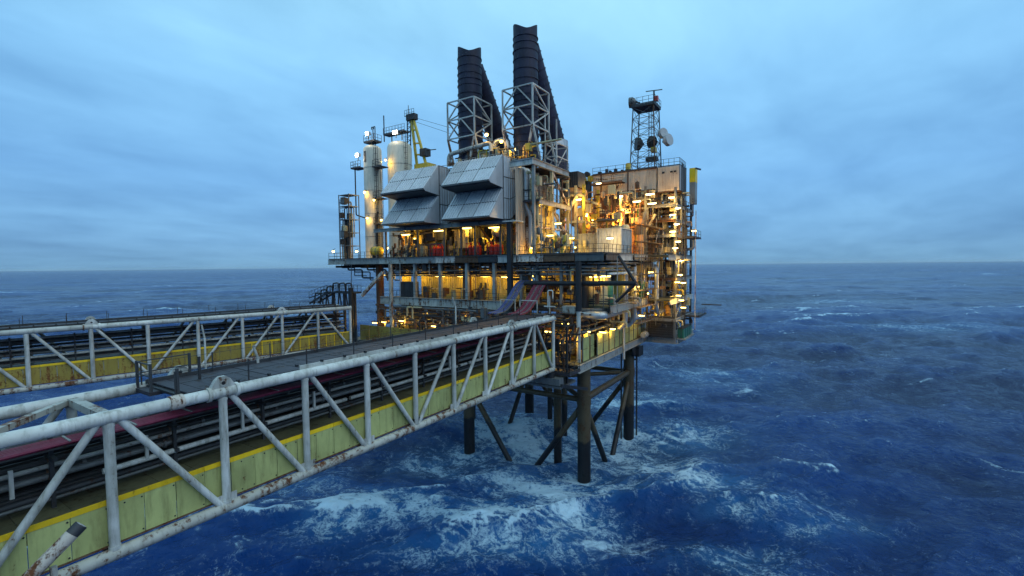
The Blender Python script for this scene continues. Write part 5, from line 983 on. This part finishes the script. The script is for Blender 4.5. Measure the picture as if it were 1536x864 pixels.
crowd(GT, (-32.5, -26.5), (-.2, 3.2), (27.9, 31), 26, ('rust', 'dark', 'orange', 'cream', 'dark'), 3); crowd(GT, (-26.5, -10), (.6, 3.3), (28.2, 31.2), 52, ('cream', 'grey', 'dark', 'dark', 'yellow', 'rust'), 4, .13)
MB().box(-26.2, -22.0, .8, 3.3, 29.9, 31.4).part('silencer', 'dark', GT); MB().box(-20.6, -18.2, .9, 3.3, 28.6, 31.3).part('gear_casing', 'cream', GT)
for i in range(5): MB().box(-17.4 + i * .62, -16.9 + i * .62, .4, 1.6, 29.9, 31.3).part('duct_fin', 'yellow' if i % 2 else 'dark', GT)
MB().elbow([(-15.6, .2, 31.4), (-13.6, .2, 29.2), (-13.0, .2, 28.2)], .16, 8).part('slanted_pipe', 'rust', GT)
crowd(S, (-32, -10), (-.8, 1.2), (21.6, 22.8), 20, ('dark', 'rust', 'grey', 'cream'), 5, .1, .5); crowd(S, (-32.5, -9.5), (-1.6, 1.6), (25.5, 26.4), 44, ('dark', 'black', 'grey', 'dark'), 6, .14, .45)
crowd(S, (-9, 2.8), (-1.4, 4.6), (21.6, 26.4), 95, ('dark', 'cream', 'grey', 'rust', 'pale', 'dark'), 7, .16, .3); crowd(S, (.2, 2.9), (5, 19), (18.6, 26.4), 120, ('dark', 'rust', 'grey', 'pale', 'cream', 'cream', 'orange'), 8, .18, .35)
crowd(S, (-34, 0.6), (-4.4, .6), (15.4, 20.2), 90, ('dark', 'rust', 'black', 'dark', 'grey', 'cream'), 9, .18, .4)
OP = T('open_deck_plant', 'yellow-lit valves and pipes on the open main deck right of the hoods', 'machinery', (-5, 2, Z2))
crowd(OP, (-7.4, -1.5), (-1.2, 9), (27.6, 29.4), 50, ('cream', 'yellow', 'pale', 'rust', 'cream', 'grey'), 12, .14, .25); crowd(OP, (-7.6, -5.6), (-1, 7.4), (29, 37.6), 34, ('cream', 'cream', 'rust', 'grey', 'dark'), 13, .2, .3)
crowd(YR, (-6.5, 2.6), (10, 20.6), (28, 36.5), 95, ('orange', 'cream', 'rust', 'yellow', 'cream', 'orange', 'dark'), 14, .2, .3); crowd(YR, (-.5, 3.4), (14.2, 19.8), (31, 36.6), 44, ('cream', 'grey', 'rust', 'dark', 'cream'), 15, .13, .4)
crowd(TW, (2.4, 6.5), (18.6, 27), (15.4, 26.6), 95, ('cream', 'rust', 'grey', 'yellow', 'dark', 'orange', 'cream'), 16, .18, .35); crowd(TW, (2.4, 6.5), (18.6, 27), (27, 36.6), 105, ('cream', 'rust', 'grey', 'dark', 'orange', 'dark', 'cream'), 17, .15, .4)
SP = T('stack_foot_plant', 'lit valves and brackets on the upper deck behind the right hood', 'machinery', (-14, 1, ZU)); crowd(SP, (-20, -7), (-.4, 3), (39.9, 41.6), 40, ('cream', 'rust', 'yellow', 'dark', 'cream'), 18, .12, .35)
SF = T('scaffold', 'thin scaffold poles and boards on the right side of the platform before the tower', 'scaffold', (3.8, 12, Z1))
Q = random.Random(21)
for y in (7.5, 9.6, 11.7, 13.8, 15.9, 18):
    for x in (3.75, 4.7): MB().cyl((x, y + Q.uniform(-.1, .1), 16.5 + Q.uniform(0, 2)), (x, y, 30 + Q.uniform(-2, 5)), .035, n=6).part('upright', Q.choice(('grey', 'rust', 'pale')), SF)
for z in (18.4, 20.4, 22.6, 24.7, 26.9, 29.0, 31.2):
    for x in (3.72, 4.73): MB().cyl((x, 7.2, z), (x, 18.4, z), .033, n=6).part('ledger', Q.choice(('grey', 'rust', 'pale')), SF)
    MB().box(3.8, 4.6, 7.4, 18.2, z - .1, z - .05).part('board', 'rust', SF)
    a_ = 7.5 + 2.1 * Q.randrange(5); MB().cyl((4.76, a_, z), (4.76, a_ + 2.1, z + 2.1), .03, n=6).part('brace', 'pale', SF)
crowd(S, (-1.2, .55), (-3.8, 19), (15.4, 20.6), 90, ('dark', 'rust', 'black', 'cream', 'grey', 'rust'), 31, .15, .35); crowd(S, (-6, .9), (-7.4, -4.8), (14.8, 18.4), 30, ('black', 'dark', 'rust', 'black'), 32, .12, .35)
# thin vertical hangers and cables in front of the dark storeys
for i, (xp, y0, y1, Yp) in enumerate(((776, 392, 412, -1.2), (797, 392, 430, -1.0), (812, 300, 385, -1.9), (824, 388, 410, -.8), (851, 388, 420, -.6), (857, 300, 378, 1.2), (866, 325, 385, -1.7), (882, 388, 412, 0), (926, 384, 470, 0), (905, 425, 470, .2), (890, 425, 462, 0), (644, 392, 412, -1.9), (682, 392, 415, -1.9), (720, 392, 412, -1.9), (600, 392, 470, -2.3), (527, 393, 440, -1.9))): MB().bar(pY(xp, y0, Yp), pY(xp, y1, Yp), .09).part('hanger', ('grey', 'dark', 'pale')[i % 3], S)

# ------------------------------------------------------------------ lamps: every lit fitting is a thing with its own glowing tube
ORD = ['first', 'second', 'third', 'fourth', 'fifth', 'sixth', 'seventh', 'eighth', 'ninth', 'tenth', 'eleventh', 'twelfth']
def shine(t, p, w, col=(1, .54, .09), r=.14):
    ld = bpy.data.lights.new('lamp_glow', 'POINT'); ld.energy = w; ld.color = col; ld.shadow_soft_size = r
    o = bpy.data.objects.new('lamp_glow', ld); COL.objects.link(o); o.parent = t; o.location = p - t.location
WATT = {'tube': 150., 'tube_w': 300., 'sodium': 1700.}
TINT = {'tube': (1, .55, .06), 'tube_w': (1, .60, .15), 'sodium': (1, .38, .04)}
def tube_lamp(p, mat, label, group, L=1.3, ax=0):
    t = T('tube_light', label, 'light', (p.x, p.y, p.z), 0, group); d = V((1, 0, 0)) if ax == 0 else V((0, 1, 0))
    MB().bar(p - d * L / 2 + V((0, 0, .1)), p + d * L / 2 + V((0, 0, .1)), .3, .1).part('housing', 'dark', t); MB().cyl(p - d * L * .47, p + d * L * .47, .12, n=10).part('tube', mat, t)
    MB().bar(p + V((0, 0, .12)), p + V((0, 0, .5)), .05).part('hanger', 'dark', t); shine(t, p + V((0, 0, -.3)), WATT[mat] * R.uniform(.6, 1.3), TINT[mat])
def bulk_lamp(p, mat, label, group, r=.2):
    t = T('bulkhead_light', label, 'light', (p.x, p.y, p.z), 0, group); MB().sphere((p.x, p.y, p.z), r, 12, .9).part('globe', mat, t); MB().cyl(p + V((0, 0, r * .6)), p + V((0, 0, r * 1.3)), r * 1.05, r * .6, 12).part('cap', 'dark', t); MB().bar(p + V((0, 0, r)), p + V((0, .4, r + .3)), .05).part('bracket', 'dark', t); shine(t, p + V((0, -.12, -r - .12)), WATT[mat] * R.uniform(.5, 1.1), TINT[mat])
def row(pts, Yp, mat, where, group, fn=tube_lamp, top=False, **kw):
    for i, q in enumerate(sorted(pts, key=lambda q: q[1] if top else q[0])):
        x, y = q[:2]; yp = q[2] if len(q) > 2 else Yp
        fn(pY(x, y, yp), mat, '%s lit lamp from the %s %s' % (ORD[i], 'top' if top else 'left', where), group, **kw)
row([(575, 413), (599, 413), (629, 413), (660, 414), (693, 414), (728, 414), (760, 415)], .5, 'tube', 'in the row under the main deck front', 'lamps along the middle deck front', L=1.7)
row([(608, 352), (658, 346), (699, 342), (742, 341)], -.2, 'tube', 'under the roof below the intake hoods', 'lamps below the intake hoods', L=1.9)
row([(668, 318, .8), (622, 358, 2.4), (677, 357, 2.6), (725, 356, 2.6)], 2.4, 'tube', 'on the back wall below the intake hoods', 'small lamps at the back wall', fn=bulk_lamp, r=.17)
row([(500, 377), (535, 377), (551, 327, 1.2), (547, 288, 1.2)], -1.2, 'tube', 'on the left end of the main deck', 'lamps at the left end', fn=bulk_lamp, r=.22)
row([(561, 300, 1.2), (578, 240, 5.2), (572, 330, 1.4), (581, 372, 1.0)], 1.2, 'tube', 'on the ladders of the process columns', 'lamps on the process columns', top=True, fn=bulk_lamp, r=.2)
row([(812, 305, 2.2), (806, 325, 2.2), (825, 353, .6), (837, 335, 1.0), (856, 357, 2)], 1.5, 'tube', 'in the open storeys right of the hoods', 'lamps right of the hoods', L=.9)
row([(700, 207, 1.6), (730, 202, -.4), (752, 212, -.4), (775, 224, -.3)], 0, 'tube', 'among the pipes at the stack feet', 'lamps at the stack feet', fn=bulk_lamp, r=.24)
row([(868, 299, 7.6), (898, 275, 15), (915, 357, 2.4), (930, 294, 13.6), (942, 357, 8.8)], 12, 'tube_w', 'around the deck containers and the yard', 'lamps around the yard', L=.8)
row([(955, 302, 13.6), (975, 291, 13.6), (978, 305, 13.6)], 13.6, 'tube_w', 'under the clad module gallery', 'lamps under the module gallery', L=1.2)
row([(1007, 296), (1009, 322), (1009, 347), (1015, 336), (1017, 312), (1017, 362), (1013, 372), (1022, 390, 19.5)], 18.0, 'tube_w', 'on the upper half of the process tower', 'lamps on the upper process tower', top=True, L=.75)
row([(976, 408, 14.8), (987, 470, 19), (1016, 423), (1018, 443), (1020, 412), (1022, 450), (1025, 424), (1025, 461), (1041, 346, 22)], 18.0, 'tube', 'on the lower half of the process tower', 'lamps on the lower process tower', top=True, L=.7)
row([(806, 414, 3.8), (893, 415, -.2), (907, 414, .6), (944, 425, 8)], .3, 'tube', 'under the main deck on the right', 'lamps under the right of the main deck', L=1.5)
row([(562, 484, -3.4), (576, 483, -3.2), (602, 481, -3.2), (651, 489, -3.4), (720, 487, -2.2)], -3.3, 'tube', 'on the lower deck between the two bridges', 'lamps on the lower deck front', L=.9)
row([(822, 497, -3.4), (848, 485, -2.4), (880, 497, -1), (904, 498, 2.0), (918, 493, 5.2), (962, 473, 14.5)], 0, 'tube', 'behind the yellow wall of the lower deck', 'lamps behind the yellow wall', L=.9)
row([(783, 352, .4), (797, 372, -.6), (845, 366, 3), (863, 371, 4), (876, 366, 9), (889, 330, 12)], 1, 'tube', 'added for amber glow low among the plant right of the black column', 'added glow lamps on the open main deck', fn=bulk_lamp, r=.12)  # made-up small lamps, added to spread amber glow over the open deck
row([(797, 420, 2), (838, 425, 3), (868, 440, 2.4), (930, 425, 6), (958, 430, 10), (972, 440, 13)], 2, 'tube', 'added for amber glow low on the middle deck right of the hoses', 'added glow lamps on the middle deck side', fn=bulk_lamp, r=.12)  # added lamps, only to warm the middle deck side
row([(700, 470, -1.5), (640, 470, -1.5), (745, 474, -1.2), (840, 515, -4.4), (856, 505, -4.0), (985, 485, 20)], -2, 'tube', 'added for amber glow deep in the lower deck pipework', 'added glow lamps in the lower deck pipework', fn=bulk_lamp, r=.12)  # extra lamps added to bring amber light into the lower pipework
for (x, y, yy, lb) in ((929, 325, 13.0, 'glaring orange sodium lamp in the yard in front of the ribbed wall'), (936, 314, 14.5, 'smaller orange sodium lamp just above the glaring one'), (880, 322, 17.0, 'orange sodium lamp hidden among the lit columns of the yard')): bulk_lamp(pY(x, y, yy), 'sodium', lb, 'sodium lamps in the yard', .30 if x != 936 else .2)
for (x, y, yy, lb) in ((552, 201, 2.0, 'white floodlight on the top platform of the slim process column'), (537, 233, 1.4, 'white floodlight on the left side platform of the slim process column'), (594, 199, 6.6, 'white strip floodlight over the wide cream vessel')):
    p = pY(x, y, yy); t = T('floodlight', lb, 'floodlight', (p.x, p.y, p.z - .4), 0, 'lit white floodlights on the columns'); w = .36 if x != 594 else .6
    MB().prism([(p.y - .25, p.z - .32), (p.y + .3, p.z - .2), (p.y + .3, p.z + .3), (p.y - .25, p.z + .36)], p.x - w, p.x + w).part('housing', 'dish', t); MB().box(p.x - w * .9, p.x + w * .9, p.y - .29, p.y - .255, p.z - .24, p.z + .3).part('lens', 'flood', t); shine(t, V((p.x, p.y - .5, p.z - .2)), 160, (1, .85, .6)); MB().bar((p.x, p.y, p.z - .2), (p.x, p.y, p.z - .9), .1).part('yoke', 'dark', t)
HAZE = 3.5e-5

# ------------------------------------------------------------------ sea haze
hz = MB().box(-36000, 36000, -36000, 36000, -14, 66).mesh('haze', M['white']); hz.materials.clear()
m = bpy.data.materials.new('sea_haze'); m.use_nodes = True; n_ = m.node_tree.nodes; n_.clear(); vo = n_.new('ShaderNodeVolumePrincipled'); vo.inputs['Density'].default_value = HAZE; vo.inputs['Color'].default_value = (.80, .90, 1, 1); vo.inputs['Anisotropy'].default_value = .1
ou = n_.new('ShaderNodeOutputMaterial'); m.node_tree.links.new(vo.outputs[0], ou.inputs['Volume']); hz.materials.append(m)
ho = bpy.data.objects.new('haze', hz); COL.objects.link(ho); tag(ho, 'thin blue sea haze that softens the horizon', None, None, 'stuff')
